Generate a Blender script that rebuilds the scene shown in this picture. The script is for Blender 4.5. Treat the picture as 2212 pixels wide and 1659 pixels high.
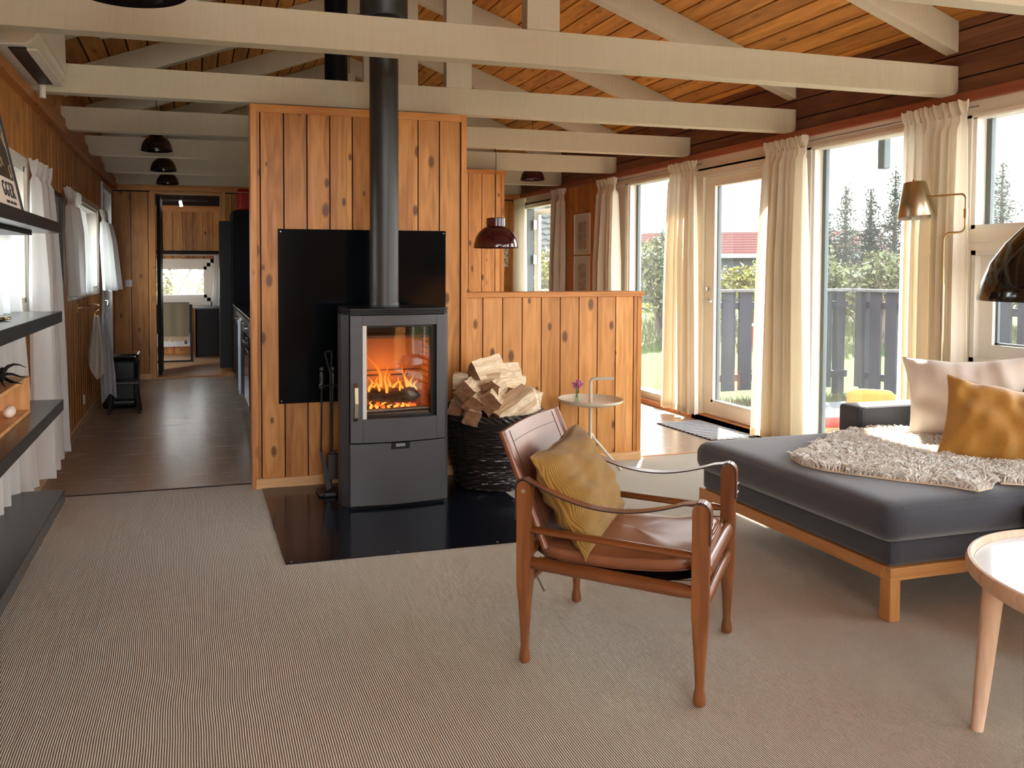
import bpy, bmesh, math, random
from mathutils import Vector, Matrix, Euler, noise
from math import pi, sin, cos, tan, atan2, radians as R
for o in list(bpy.data.objects): bpy.data.objects.remove(o)
SC = bpy.context.scene
COL = SC.collection
# ------------------------------------------------------------------ camera
cd = bpy.data.cameras.new('camera'); cam = bpy.data.objects.new('camera', cd); COL.objects.link(cam)
cd.sensor_width = 36.0; cd.lens = 1731.0 / 2212.0 * 36.0
cd.shift_x = 0.09448; cd.shift_y = -0.08456
cd.clip_start = 0.05; cd.clip_end = 300
cam.location = (0, 0, 1.28)
cam.rotation_euler = (R(90 - 2.0), 0, -R(15.4588))
SC.camera = cam
# ------------------------------------------------------------------ world, sun, exposure
w = bpy.data.worlds.new('sky'); SC.world = w; w.use_nodes = True
nt = w.node_tree; nt.nodes.clear()
wo = nt.nodes.new('ShaderNodeOutputWorld'); bg = nt.nodes.new('ShaderNodeBackground')
tc = nt.nodes.new('ShaderNodeTexCoord'); sp = nt.nodes.new('ShaderNodeSeparateXYZ'); cr = nt.nodes.new('ShaderNodeValToRGB')
nt.links.new(tc.outputs['Generated'], sp.inputs[0]); nt.links.new(sp.outputs['Z'], cr.inputs[0])
cr.color_ramp.elements[0].position = 0.0; cr.color_ramp.elements[0].color = (1.0, 0.97, 0.93, 1)
cr.color_ramp.elements[1].position = 0.7; cr.color_ramp.elements[1].color = (0.72, 0.86, 1.0, 1)
nt.links.new(cr.outputs[0], bg.inputs[0]); nt.links.new(bg.outputs[0], wo.inputs[0])
bg.inputs[1].default_value = 4.6
sl = bpy.data.lights.new('sun', 'SUN'); sun = bpy.data.objects.new('sun', sl); COL.objects.link(sun)
sl.energy = 20.0; sl.angle = R(0.8); sl.color = (1.0, 0.93, 0.82)
_el = R(38); _d = Vector((-0.6 * cos(_el), -0.8 * cos(_el), -sin(_el)))
sun.rotation_euler = _d.to_track_quat('-Z', 'Y').to_euler(); sun.location = (8, 10, 9)
SC.view_settings.view_transform = 'Standard'; SC.view_settings.look = 'None'
SC.view_settings.gamma = 1.0; SC.view_settings.use_curve_mapping = False
SC.view_settings.exposure = 1.12
random.seed(7)
# ------------------------------------------------------------------ materials
MATS = {}
def _nodes(name):
    m = bpy.data.materials.new(name); m.use_nodes = True; t = m.node_tree; t.nodes.clear()
    o = t.nodes.new('ShaderNodeOutputMaterial'); return m, t, o
def N(t, typ, **k):
    n = t.nodes.new(typ)
    for a, b in k.items(): setattr(n, a, b)
    return n
def M_(t, op, a, b=None, c=None):
    n = t.nodes.new('ShaderNodeMath'); n.operation = op
    for i, v in enumerate((a, b, c)):
        if v is None: continue
        if hasattr(v, 'is_linked') or hasattr(v, 'links'): t.links.new(v, n.inputs[i])
        else: n.inputs[i].default_value = v
    return n.outputs[0]
def mixc(t, f, a, b, mode='MIX'):
    n = t.nodes.new('ShaderNodeMix'); n.data_type = 'RGBA'; n.blend_type = mode
    for i, v in ((0, f), (6, a), (7, b)):
        if hasattr(v, 'links'): t.links.new(v, n.inputs[i])
        elif i == 0: n.inputs[0].default_value = v
        else: n.inputs[i].default_value = tuple(v) + ((1,) if len(v) == 3 else ())
    return n.outputs[2]
def noise_(t, vec, scale, detail=3, rough=0.5, dist=0.0):
    n = t.nodes.new('ShaderNodeTexNoise'); n.inputs['Scale'].default_value = scale; n.inputs['Detail'].default_value = detail
    n.inputs['Roughness'].default_value = rough; n.inputs['Distortion'].default_value = dist
    if vec is not None: t.links.new(vec, n.inputs['Vector'])
    return n.outputs['Fac']
def ramp(t, f, stops):
    n = t.nodes.new('ShaderNodeValToRGB'); e = n.color_ramp.elements
    while len(e) < len(stops): e.new(0.5)
    for i, (p, c) in enumerate(stops): e[i].position = p; e[i].color = tuple(c) + ((1,) if len(c) == 3 else ())
    t.links.new(f, n.inputs[0]); return n.outputs[0]
def comb(t, x, y, z):
    n = t.nodes.new('ShaderNodeCombineXYZ')
    for i, v in enumerate((x, y, z)):
        if hasattr(v, 'links'): t.links.new(v, n.inputs[i])
        else: n.inputs[i].default_value = v
    return n.outputs[0]
def pbsdf(t, o, col, rough=0.5, metal=0.0, spec=0.5, sheen=0.0, bump=None, bstr=0.3, bdist=0.002, coat=0.0):
    b = t.nodes.new('ShaderNodeBsdfPrincipled')
    for k, v in (('Base Color', col), ('Roughness', rough), ('Metallic', metal), ('Specular IOR Level', spec), ('Sheen Weight', sheen), ('Coat Weight', coat)):
        if hasattr(v, 'links'): t.links.new(v, b.inputs[k])
        elif k == 'Base Color': b.inputs[k].default_value = tuple(v) + ((1,) if len(v) == 3 else ())
        else: b.inputs[k].default_value = v
    if bump is not None:
        bn = t.nodes.new('ShaderNodeBump'); bn.inputs['Strength'].default_value = bstr; bn.inputs['Distance'].default_value = bdist
        t.links.new(bump, bn.inputs['Height']); t.links.new(bn.outputs[0], b.inputs['Normal'])
    if o is not None: t.links.new(b.outputs[0], o.inputs[0])
    return b
def pos(t, space='world'):
    if space == 'world': return t.nodes.new('ShaderNodeNewGeometry').outputs['Position']
    return t.nodes.new('ShaderNodeTexCoord').outputs['Object']
def plain(name, col, rough=0.5, metal=0.0, spec=0.5, sheen=0.0, nscale=40, nvar=0.08, bstr=0.1, coat=0.0, bdist=0.001, space='object'):
    m, t, o = _nodes(name); p = pos(t, space); f = noise_(t, p, nscale, 4)
    c = mixc(t, f, [max(0, v * (1 - nvar)) for v in col], [min(1, v * (1 + nvar)) for v in col])
    pbsdf(t, o, c, rough, metal, spec, sheen, f, bstr, bdist, coat); MATS[name] = m; return m
def wood(name, c1, c2, grain='Z', plank=None, rough=0.5, knots=0.6, kcol=(0.10, 0.035, 0.012), space='world', var=0.35, spec=0.35, gscale=1.0, bstr=0.15):
    m, t, o = _nodes(name); p = pos(t, space); s = N(t, 'ShaderNodeSeparateXYZ'); t.links.new(p, s.inputs[0])
    X, Y, Z = s.outputs
    a, b, g = {'Z': (X, Y, Z), 'X': (Y, Z, X), 'Y': (Z, X, Y)}[grain]
    if plank:
        ax = {'X': X, 'Y': Y, 'Z': Z}[plank[0]]
        idn = M_(t, 'FLOOR', M_(t, 'DIVIDE', M_(t, 'SUBTRACT', ax, plank[2]), plank[1]))
        wn = N(t, 'ShaderNodeTexWhiteNoise', noise_dimensions='1D'); t.links.new(idn, wn.inputs['W']); rnd = wn.outputs['Value']
        off = M_(t, 'MULTIPLY', rnd, 37.0)
    else:
        rnd = None; off = 0.0
    a2 = M_(t, 'ADD', a, off); b2 = M_(t, 'ADD', b, off); g2 = M_(t, 'ADD', g, off)
    v1 = comb(t, M_(t, 'MULTIPLY', a2, 9 * gscale), M_(t, 'MULTIPLY', b2, 9 * gscale), M_(t, 'MULTIPLY', g2, 0.45 * gscale))
    v2 = comb(t, M_(t, 'MULTIPLY', a2, 90 * gscale), M_(t, 'MULTIPLY', b2, 90 * gscale), M_(t, 'MULTIPLY', g2, 2.5 * gscale))
    vo = N(t, 'ShaderNodeTexVoronoi', voronoi_dimensions='2D'); vo.inputs['Scale'].default_value = 1.0
    aa = M_(t, 'ADD', ax, off) if plank else M_(t, 'ADD', a2, b2)
    t.links.new(comb(t, M_(t, 'MULTIPLY', aa, 6.5 * gscale), M_(t, 'MULTIPLY', g2, 3.2 * gscale), 0.0), vo.inputs['Vector'])
    dist = vo.outputs['Distance']
    n1 = noise_(t, v1, 1.0, 2, 0.5, 0.25)
    rings = M_(t, 'SINE', M_(t, 'ADD', M_(t, 'MULTIPLY', n1, 34.0), M_(t, 'MULTIPLY', dist, -7.0)))
    rings = M_(t, 'MULTIPLY_ADD', rings, 0.09, 0.0)
    f = M_(t, 'ADD', M_(t, 'ADD', n1, rings), M_(t, 'MULTIPLY_ADD', noise_(t, v2, 1.0, 2), 0.4, -0.2))
    c = ramp(t, f, [(0.25, c1), (0.75, c2)])
    if rnd is not None:
        k = M_(t, 'MULTIPLY_ADD', rnd, var, 1.0 - var / 2)
        c = mixc(t, 1.0, c, comb(t, k, M_(t, 'POWER', k, 1.25), M_(t, 'POWER', k, 1.5)), 'MULTIPLY')
    if knots:
        sc_ = N(t, 'ShaderNodeSeparateColor'); t.links.new(vo.outputs['Color'], sc_.inputs[0])
        kn = N(t, 'ShaderNodeMapRange', interpolation_type='SMOOTHSTEP'); t.links.new(M_(t, 'DIVIDE', dist, M_(t, 'MULTIPLY_ADD', sc_.outputs[1], 0.9, 0.45)), kn.inputs[0])
        kn.inputs[1].default_value = 0.06; kn.inputs[2].default_value = 0.14; kn.inputs[3].default_value = min(1, knots * 1.4); kn.inputs[4].default_value = 0.0
        sc_ = N(t, 'ShaderNodeSeparateColor'); t.links.new(vo.outputs['Color'], sc_.inputs[0])
        c = mixc(t, M_(t, 'MULTIPLY', kn.outputs[0], M_(t, 'GREATER_THAN', sc_.outputs[0], 0.45)), c, kcol)
    pbsdf(t, o, c, rough, 0, spec, 0, f, bstr, 0.001); MATS[name] = m; return m

pine = dict(c1=(0.34, 0.125, 0.026), c2=(0.62, 0.275, 0.075))
wood('pine_partition', **pine, grain='Z', plank=('X', 0.1355, 0.3765), rough=0.42)
wood('pine_half', (0.46, 0.190, 0.050), (0.72, 0.35, 0.115), grain='Z', plank=('X', 0.1345, 1.771 - 0.1345 * 8), rough=0.42)
wood('pine_left', (0.36, 0.135, 0.026), (0.62, 0.275, 0.075), grain='Z', plank=('Y', 0.1325, 0.0), rough=0.38, knots=0.4)
wood('pine_back', (0.34, 0.125, 0.024), (0.56, 0.25, 0.065), grain='Z', plank=('X', 0.19, -0.885), rough=0.45)
wood('pine_right', (0.46, 0.15, 0.032), (0.66, 0.26, 0.065), grain='Z', plank=('Y', 0.135, 7.40), rough=0.45, knots=0.35)
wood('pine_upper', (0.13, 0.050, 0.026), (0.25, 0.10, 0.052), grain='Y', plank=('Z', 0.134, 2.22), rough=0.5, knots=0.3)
wood('ceiling_pine', (0.36, 0.140, 0.024), (0.66, 0.28, 0.055), grain='Y', plank=('X', 0.130, 1.647), rough=0.5, knots=0.35)
wood('trim_z', (0.46, 0.17, 0.04), (0.66, 0.29, 0.08), grain='Z', rough=0.42, knots=0.3)
wood('trim_x', (0.46, 0.17, 0.04), (0.66, 0.29, 0.08), grain='X', rough=0.42, knots=0.3)
wood('trim_y', (0.36, 0.125, 0.035), (0.52, 0.21, 0.065), grain='Y', rough=0.42, knots=0.5)
wood('redwood_y', (0.28, 0.075, 0.035), (0.40, 0.12, 0.06), grain='Y', rough=0.45, knots=0.3)
wood('raw_x', (0.62, 0.33, 0.14), (0.80, 0.50, 0.25), grain='X', rough=0.5, knots=0.4)
wood('raw_y', (0.55, 0.36, 0.20), (0.70, 0.50, 0.31), grain='Y', rough=0.5, knots=0.4)
wood('chair_wood', (0.125, 0.040, 0.012), (0.27, 0.095, 0.028), grain='Z', rough=0.3, knots=0, space='object', spec=0.5)
wood('chair_wood_x', (0.125, 0.040, 0.012), (0.26, 0.090, 0.026), grain='X', rough=0.3, knots=0, space='object', spec=0.5)
wood('chair_wood_y', (0.125, 0.040, 0.012), (0.26, 0.090, 0.026), grain='Y', rough=0.3, knots=0, space='object', spec=0.5)
wood('oak', (0.50, 0.23, 0.07), (0.68, 0.36, 0.13), grain='Z', rough=0.4, knots=0, gscale=1.6)
wood('oak_y', (0.40, 0.17, 0.055), (0.56, 0.27, 0.095), grain='Y', rough=0.4, knots=0, gscale=1.6)
wood('oak_x', (0.50, 0.23, 0.07), (0.68, 0.36, 0.13), grain='X', rough=0.4, knots=0, gscale=1.6)
wood('beech', (0.66, 0.44, 0.29), (0.80, 0.60, 0.44), grain='Z', rough=0.4, knots=0, gscale=2)
wood('box_wood', (0.55, 0.27, 0.10), (0.72, 0.40, 0.17), grain='Z', rough=0.5, knots=0, gscale=1.5)
wood('split_wood', (0.60, 0.42, 0.24), (0.92, 0.78, 0.58), grain='X', rough=0.7, knots=0.1, space='object', gscale=3, bstr=0.8)
wood('log_end', (0.16, 0.075, 0.035), (0.30, 0.16, 0.08), grain='X', rough=0.8, knots=0.2, space='object', gscale=4, bstr=0.6)
wood('bark', (0.05, 0.03, 0.02), (0.16, 0.10, 0.06), grain='X', rough=0.9, knots=0, space='object', gscale=5, bstr=0.9)
wood('deck_wood', (0.075, 0.073, 0.072), (0.13, 0.127, 0.12), grain='X', plank=('Y', 0.145, 0.0), rough=0.7, knots=0.1)
plain('fence_wood', (0.026, 0.029, 0.038), 0.7, nvar=.2, nscale=3, space='world', bstr=0.0, spec=.2)

def paint_beam():
    m, t, o = _nodes('beam_paint'); p = pos(t)
    s = N(t, 'ShaderNodeSeparateXYZ'); t.links.new(p, s.inputs[0])
    v = comb(t, M_(t, 'MULTIPLY', s.outputs[0], 60), M_(t, 'MULTIPLY', s.outputs[1], 60), M_(t, 'MULTIPLY', s.outputs[2], 5))
    saw = noise_(t, v, 1.0, 3); big = noise_(t, p, 5, 4)
    v3 = comb(t, M_(t, 'MULTIPLY', s.outputs[0], 6), M_(t, 'MULTIPLY', s.outputs[1], 6), M_(t, 'MULTIPLY', s.outputs[2], 45))
    gr = noise_(t, v3, 1.0, 4, 0.6, 0.8)
    f = M_(t, 'ADD', M_(t, 'MULTIPLY', saw, 0.6), M_(t, 'MULTIPLY', gr, 0.4))
    c = mixc(t, f, (0.48, 0.425, 0.295), (0.64, 0.575, 0.42)); c = mixc(t, M_(t, 'MULTIPLY', big, 0.25), c, (0.56, 0.50, 0.40))
    pbsdf(t, o, c, 0.55, 0, 0.3, 0, f, 0.5, 0.003); MATS['beam_paint'] = m
paint_beam()
def carpet():
    m, t, o = _nodes('carpet'); p = pos(t); s = N(t, 'ShaderNodeSeparateXYZ'); t.links.new(p, s.inputs[0])
    wob = noise_(t, comb(t, M_(t, 'MULTIPLY', s.outputs[0], 0.6), M_(t, 'MULTIPLY', s.outputs[1], 1.6), 0.0), 1.0, 2)
    x = M_(t, 'ADD', s.outputs[0], M_(t, 'MULTIPLY', wob, 0.035))
    wv = M_(t, 'MULTIPLY_ADD', M_(t, 'SINE', M_(t, 'MULTIPLY', x, 2 * pi / 0.0068)), 0.5, 0.5)
    knot = noise_(t, comb(t, M_(t, 'MULTIPLY', s.outputs[0], 260), M_(t, 'MULTIPLY', s.outputs[1], 420), 0.0), 1.0, 2)
    f = M_(t, 'ADD', wv, M_(t, 'MULTIPLY_ADD', knot, 0.9, -0.45))
    c = ramp(t, f, [(0.05, (0.070, 0.050, 0.036)), (0.42, (0.33, 0.28, 0.20)), (0.78, (0.95, 0.89, 0.73))])
    big = noise_(t, p, 2.2, 3)
    c = mixc(t, M_(t, 'MULTIPLY', big, 0.15), c, (0.42, 0.34, 0.24))
    pbsdf(t, o, c, 0.85, 0, 0.15, 0.15, f, 0.6, 0.003); MATS['carpet'] = m
carpet()
def lino():
    m, t, o = _nodes('lino'); p = pos(t); s = N(t, 'ShaderNodeSeparateXYZ'); t.links.new(p, s.inputs[0])
    v = comb(t, M_(t, 'MULTIPLY', s.outputs[0], 3), M_(t, 'MULTIPLY', s.outputs[1], 22), 0.0)
    n = noise_(t, v, 1.0, 5, 0.6); n2 = noise_(t, p, 6, 4)
    c = mixc(t, n, (0.38, 0.275, 0.195), (0.43, 0.32, 0.235))
    def joint(ax, pitch, off):
        fr = M_(t, 'FRACT', M_(t, 'DIVIDE', M_(t, 'SUBTRACT', ax, off), pitch)); return M_(t, 'LESS_THAN', fr, 0.006)
    j = joint(s.outputs[0], 0.305, 0.05)
    c = mixc(t, M_(t, 'MULTIPLY', j, 0.5), c, (0.12, 0.07, 0.045))
    rr = M_(t, 'MULTIPLY_ADD', n, 0.12, 0.20)
    pbsdf(t, o, c, rr, 0, 0.8, 0, M_(t, 'ADD', n, M_(t, 'MULTIPLY', n2, 0.3)), 0.10, 0.002); MATS['lino'] = m
lino()
plain('white_paint', (0.74, 0.70, 0.62), 0.35, nvar=0.03, bstr=0.03)
plain('cream_paint', (0.80, 0.73, 0.60), 0.4, nvar=0.04, bstr=0.05)
plain('door_white', (0.70, 0.70, 0.69), 0.35, nvar=0.03, bstr=0.03)
plain('ac_white', (0.78, 0.73, 0.64), 0.35, nvar=0.02, bstr=0.0)
plain('spacer', (0.11, 0.13, 0.13), 0.5)
plain('black_shelf', (0.026, 0.029, 0.031), 0.27, nvar=0.25, nscale=14, bstr=0.15, spec=0.55)
plain('black_metal', (0.014, 0.014, 0.015), 0.4, spec=0.5, nvar=0.1)
plain('pipe_black', (0.018, 0.019, 0.018), 0.42, spec=0.6, nvar=0.15, nscale=60, bstr=0.12)
plain('stove_grey', (0.060, 0.060, 0.064), 0.45, metal=0.35, spec=0.5, nvar=0.06, nscale=90)
plain('stove_black', (0.005, 0.005, 0.006), 0.4, spec=0.25)
plain('glass_black', (0.002, 0.003, 0.004), 0.12, spec=0.10, nvar=0.0, bstr=0.0)
plain('hearth_steel', (0.006, 0.008, 0.014), 0.16, spec=0.5, nvar=0.2, nscale=6, bstr=0.05)
plain('kitchen_black', (0.004, 0.005, 0.009), 0.5, spec=0.15)
plain('worktop', (0.012, 0.012, 0.014), 0.2, spec=0.5)
plain('chrome', (0.62, 0.62, 0.62), 0.2, metal=1.0, bstr=0.0)
plain('steel', (0.30, 0.29, 0.28), 0.35, metal=0.9)
plain('brass', (0.66, 0.50, 0.26), 0.28, metal=1.0, bstr=0.0)
plain('brushed_brass', (0.55, 0.48, 0.34), 0.30, metal=1.0, bstr=0.02, nscale=200)
plain('lamp_black', (0.008, 0.007, 0.008), 0.12, spec=0.6, coat=0.5, bstr=0.0)
plain('lamp_maroon', (0.045, 0.006, 0.010), 0.12, spec=0.6, coat=0.5, bstr=0.0)
plain('lamp_inner', (0.45, 0.42, 0.38), 0.5)
plain('table_cream', (0.66, 0.60, 0.47), 0.35, bstr=0.0)
plain('table_white', (0.80, 0.84, 0.86), 0.10, spec=0.5, nvar=0.02, bstr=0.0)
plain('light_metal', (0.62, 0.60, 0.56), 0.35, metal=0.2)
plain('red_lacquer', (0.42, 0.008, 0.012), 0.2, spec=0.5)
plain('leather', (0.20, 0.070, 0.032), 0.28, spec=0.6, nvar=0.3, nscale=9, bstr=0.12)
plain('leather_cushion', (0.27, 0.105, 0.045), 0.30, spec=0.55, nvar=0.3, nscale=12, bstr=0.2, bdist=0.003)
plain('leather_edge', (0.03, 0.018, 0.014), 0.5)
plain('linen', (0.70, 0.61, 0.52), 0.85, sheen=0.3, nscale=300, nvar=0.07, bstr=0.3)
plain('velvet_mustard', (0.42, 0.195, 0.020), 0.75, sheen=0.5, nscale=120, nvar=0.2, bstr=0.15)
plain('hide', (0.72, 0.58, 0.40), 0.8)
plain('towel', (0.40, 0.36, 0.31), 0.9, sheen=0.2, nscale=200, nvar=0.15, bstr=0.4)
plain('towel_grey', (0.30, 0.30, 0.31), 0.9, sheen=0.2, nscale=90, nvar=0.35, bstr=0.5)
plain('towel_blue', (0.52, 0.58, 0.66), 0.8, nscale=90, nvar=0.1, bstr=0.3)
plain('blanket', (0.20, 0.16, 0.10), 0.95, sheen=0.2, nscale=70, nvar=0.25, bstr=0.5)
plain('fringe', (0.42, 0.28, 0.12), 0.95)
plain('paper', (0.80, 0.72, 0.64), 0.7, nvar=0.02, bstr=0.0)
plain('paper_pink', (0.88, 0.78, 0.68), 0.7, nvar=0.02, bstr=0.0)
plain('frame_cream', (0.90, 0.80, 0.64), 0.45)
plain('ink', (0.05, 0.045, 0.05), 0.6)
plain('print_brown', (0.055, 0.040, 0.028), 0.5, nvar=0.4, nscale=12)
plain('antler_tan', (0.38, 0.28, 0.16), 0.6)
plain('poster_grey', (0.20, 0.19, 0.17), 0.12, nvar=0.3, nscale=4, bstr=0.0)
plain('stone_white', (0.75, 0.66, 0.56), 0.45, nvar=0.2, nscale=25, bstr=0.3)
plain('wicker', (0.024, 0.022, 0.021), 0.30, spec=0.6, nvar=0.5, nscale=30)
plain('firebrick', (0.26, 0.16, 0.11), 0.9, nvar=0.1)
plain('flower_purple', (0.52, 0.14, 0.42), 0.7)
plain('stem_green', (0.16, 0.26, 0.08), 0.6)
plain('leaf_pine', (0.12, 0.155, 0.12), 0.7, nvar=0.5, nscale=1.5, space='world')
plain('leaf_bush', (0.11, 0.115, 0.040), 0.7, nvar=0.5, nscale=2, space='world')
plain('leaf_yellow', (0.17, 0.155, 0.02), 0.7, nvar=0.4, nscale=3, space='world')
plain('leaf_autumn', (0.26, 0.24, 0.10), 0.7, nvar=0.5, nscale=3, space='world')
plain('branch', (0.16, 0.12, 0.09), 0.9)
plain('roof_red', (0.26, 0.075, 0.06), 0.8, nvar=0.15)
plain('house_wall', (0.07, 0.08, 0.085), 0.8, spec=0.1)
plain('house_white', (0.6, 0.6, 0.58), 0.6)
plain('roof_grey', (0.16, 0.155, 0.15), 0.9, spec=0.0)
plain('dry_grass', (0.085, 0.085, 0.028), 0.9, nvar=0.3, nscale=4, space='world')
plain('orange_cloth', (0.45, 0.15, 0.005), 0.8, nvar=0.2)
plain('red_cloth', (0.30, 0.02, 0.012), 0.8, nvar=0.2)
plain('tan_cloth', (0.38, 0.24, 0.07), 0.8)
plain('bounce_paving', (0.20, 0.185, 0.165), 0.85, space='world', nscale=5, nvar=.2)
plain('red_plastic', (0.35, 0.02, 0.02), 0.4)
plain('orange_wood', (0.48, 0.17, 0.05), 0.5)
plain('eave_grey', (0.10, 0.12, 0.12), 0.6)
plain('dark_gap', (0.030, 0.008, 0.004), 0.8)
def lawn():
    m, t, o = _nodes('lawn'); p = pos(t); a = noise_(t, p, 1.2, 6, 0.65); b = noise_(t, p, 30, 4)
    c = ramp(t, M_(t, 'ADD', M_(t, 'MULTIPLY', a, 0.6), M_(t, 'MULTIPLY', b, 0.4)), [(0.3, (0.012, 0.026, 0.001)), (0.6, (0.036, 0.056, 0.002)), (0.8, (0.066, 0.076, 0.009))])
    pbsdf(t, o, c, 0.9, 0, 0.1, 0, b, 0.6, 0.03); MATS['lawn'] = m
lawn()
def stripes(name, c1, c2, axis, pitch, space='object', rough=0.8, bstr=0.6, sheen=0.2, bd=0.003):
    m, t, o = _nodes(name); p = pos(t, space); s = N(t, 'ShaderNodeSeparateXYZ'); t.links.new(p, s.inputs[0])
    v = M_(t, 'MULTIPLY_ADD', M_(t, 'SINE', M_(t, 'MULTIPLY', s.outputs['XYZ'.index(axis)], 2 * pi / pitch)), 0.5, 0.5)
    n = noise_(t, p, 14, 3); c = mixc(t, v, c1, c2); c = mixc(t, M_(t, 'MULTIPLY', n, 0.3), c, c1)
    pbsdf(t, o, c, rough, 0, 0.2, sheen, v, bstr, bd); MATS[name] = m
stripes('corduroy', (0.20, 0.105, 0.016), (0.36, 0.20, 0.040), 'X', 0.0062)
stripes('mat_weave', (0.025, 0.028, 0.04), (0.80, 0.78, 0.76), 'Y', 0.0524, rough=0.9)
def felt():
    m, t, o = _nodes('felt_grey'); p = pos(t); n = noise_(t, p, 260, 3, 0.7); b = noise_(t, p, 8, 3)
    c = mixc(t, n, (0.012, 0.013, 0.018), (0.075, 0.078, 0.095)); c = mixc(t, M_(t, 'MULTIPLY', b, 0.2), c, (0.06, 0.06, 0.07))
    pbsdf(t, o, c, 0.9, 0, 0.2, 0.45, n, 0.35, 0.002); MATS['felt_grey'] = m
felt()
def curtain_mat(name, col, tr=0.5, stripe=True):
    m, t, o = _nodes(name); p = pos(t, 'world'); n = noise_(t, p, 160, 2)
    c = mixc(t, n, [v * 0.93 for v in col], col)
    d = N(t, 'ShaderNodeBsdfDiffuse'); tl = N(t, 'ShaderNodeBsdfTranslucent'); mx = N(t, 'ShaderNodeMixShader')
    t.links.new(c, d.inputs[0]); t.links.new(c, tl.inputs[0]); mx.inputs[0].default_value = tr
    t.links.new(d.outputs[0], mx.inputs[1]); t.links.new(tl.outputs[0], mx.inputs[2]); t.links.new(mx.outputs[0], o.inputs[0]); MATS[name] = m
curtain_mat('curtain_cream', (0.90, 0.83, 0.70), 0.42)
curtain_mat('curtain_white', (0.86, 0.86, 0.84), 0.48)
curtain_mat('wool_white', (0.96, 0.93, 0.87), 0.35)
def glass(name, refl=0.06, tint=(0.97, 0.98, 0.98), dust_haze=0.0):
    m, t, o = _nodes(name); tr = N(t, 'ShaderNodeBsdfTransparent'); tr.inputs[0].default_value = tint + (1,)
    g = N(t, 'ShaderNodeBsdfGlossy'); g.inputs['Roughness'].default_value = 0.01
    ge = N(t, 'ShaderNodeNewGeometry'); dt = N(t, 'ShaderNodeVectorMath', operation='DOT_PRODUCT'); t.links.new(ge.outputs['Normal'], dt.inputs[0]); t.links.new(ge.outputs['Incoming'], dt.inputs[1])
    k = M_(t, 'SUBTRACT', 1.0, M_(t, 'ABSOLUTE', dt.outputs['Value'])); f = M_(t, 'MULTIPLY_ADD', M_(t, 'POWER', k, 5.0), 0.6, refl * 0.6)
    mx = N(t, 'ShaderNodeMixShader'); t.links.new(f, mx.inputs[0]); t.links.new(tr.outputs[0], mx.inputs[1]); t.links.new(g.outputs[0], mx.inputs[2])
    if dust_haze:  # dusty veil on the pane, added to lay a pale haze over the outdoors
        tl = N(t, 'ShaderNodeBsdfTranslucent'); tl.inputs[0].default_value = (.9, .92, .95, 1); m2 = N(t, 'ShaderNodeMixShader')
        t.links.new(M_(t, 'MULTIPLY', noise_(t, pos(t), 1.6, 4), dust_haze * 2), m2.inputs[0]); t.links.new(mx.outputs[0], m2.inputs[1]); t.links.new(tl.outputs[0], m2.inputs[2]); mx = m2
    t.links.new(mx.outputs[0], o.inputs[0]); MATS[name] = m
glass('pane_glass', dust_haze=0.006); glass('stove_glass', 0.05, (0.80, 0.76, 0.72)); glass('vase_glass', 0.08, (0.92, 0.97, 0.95))
def emis(name, col, s, c2=None, z0=0, z1=1):
    m, t, o = _nodes(name); e = N(t, 'ShaderNodeEmission'); e.inputs[1].default_value = s
    if c2:
        p = pos(t); sp_ = N(t, 'ShaderNodeSeparateXYZ'); t.links.new(p, sp_.inputs[0])
        mr = N(t, 'ShaderNodeMapRange'); t.links.new(sp_.outputs[2], mr.inputs[0]); mr.inputs[1].default_value = z0; mr.inputs[2].default_value = z1
        t.links.new(mixc(t, mr.outputs[0], col, c2), e.inputs[0])
    else: e.inputs[0].default_value = col + (1,)
    t.links.new(e.outputs[0], o.inputs[0]); MATS[name] = m
emis('flame', (1.0, 0.36, 0.06), 1.5, (1.0, 0.13, 0.01), 0.58, 0.74); emis('ember', (1.0, 0.12, 0.02), 1.1)
emis('bulb_lit', (1.0, 0.95, 0.85), 6.0)
def dots(name, bgc, sc, lo=0.28):
    m, t, o = _nodes(name); p = pos(t, 'world'); v = N(t, 'ShaderNodeTexVoronoi'); v.inputs['Scale'].default_value = sc; t.links.new(p, v.inputs['Vector'])
    f = M_(t, 'LESS_THAN', v.outputs['Distance'], lo); col = mixc(t, 0.75, v.outputs['Color'], (0.12, 0.05, 0.05))
    pbsdf(t, o, mixc(t, f, bgc, col), 0.5); MATS[name] = m
dots('print_specimens', (0.66, 0.50, 0.38), 38, 0.33)
dots('print_color', (0.7, 0.62, 0.5), 30, 0.4)
def tiles_mat():
    m, t, o = _nodes('roof_tiles'); p = pos(t); s = N(t, 'ShaderNodeSeparateXYZ'); t.links.new(p, s.inputs[0])
    v = M_(t, 'MULTIPLY_ADD', M_(t, 'SINE', M_(t, 'MULTIPLY', s.outputs[2], 2 * pi / 0.12)), 0.5, 0.5)
    pbsdf(t, o, mixc(t, v, (0.05, 0.020, 0.018), (0.09, 0.042, 0.038)), 0.9, spec=0.0); MATS['roof_tiles'] = m
tiles_mat()
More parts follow.
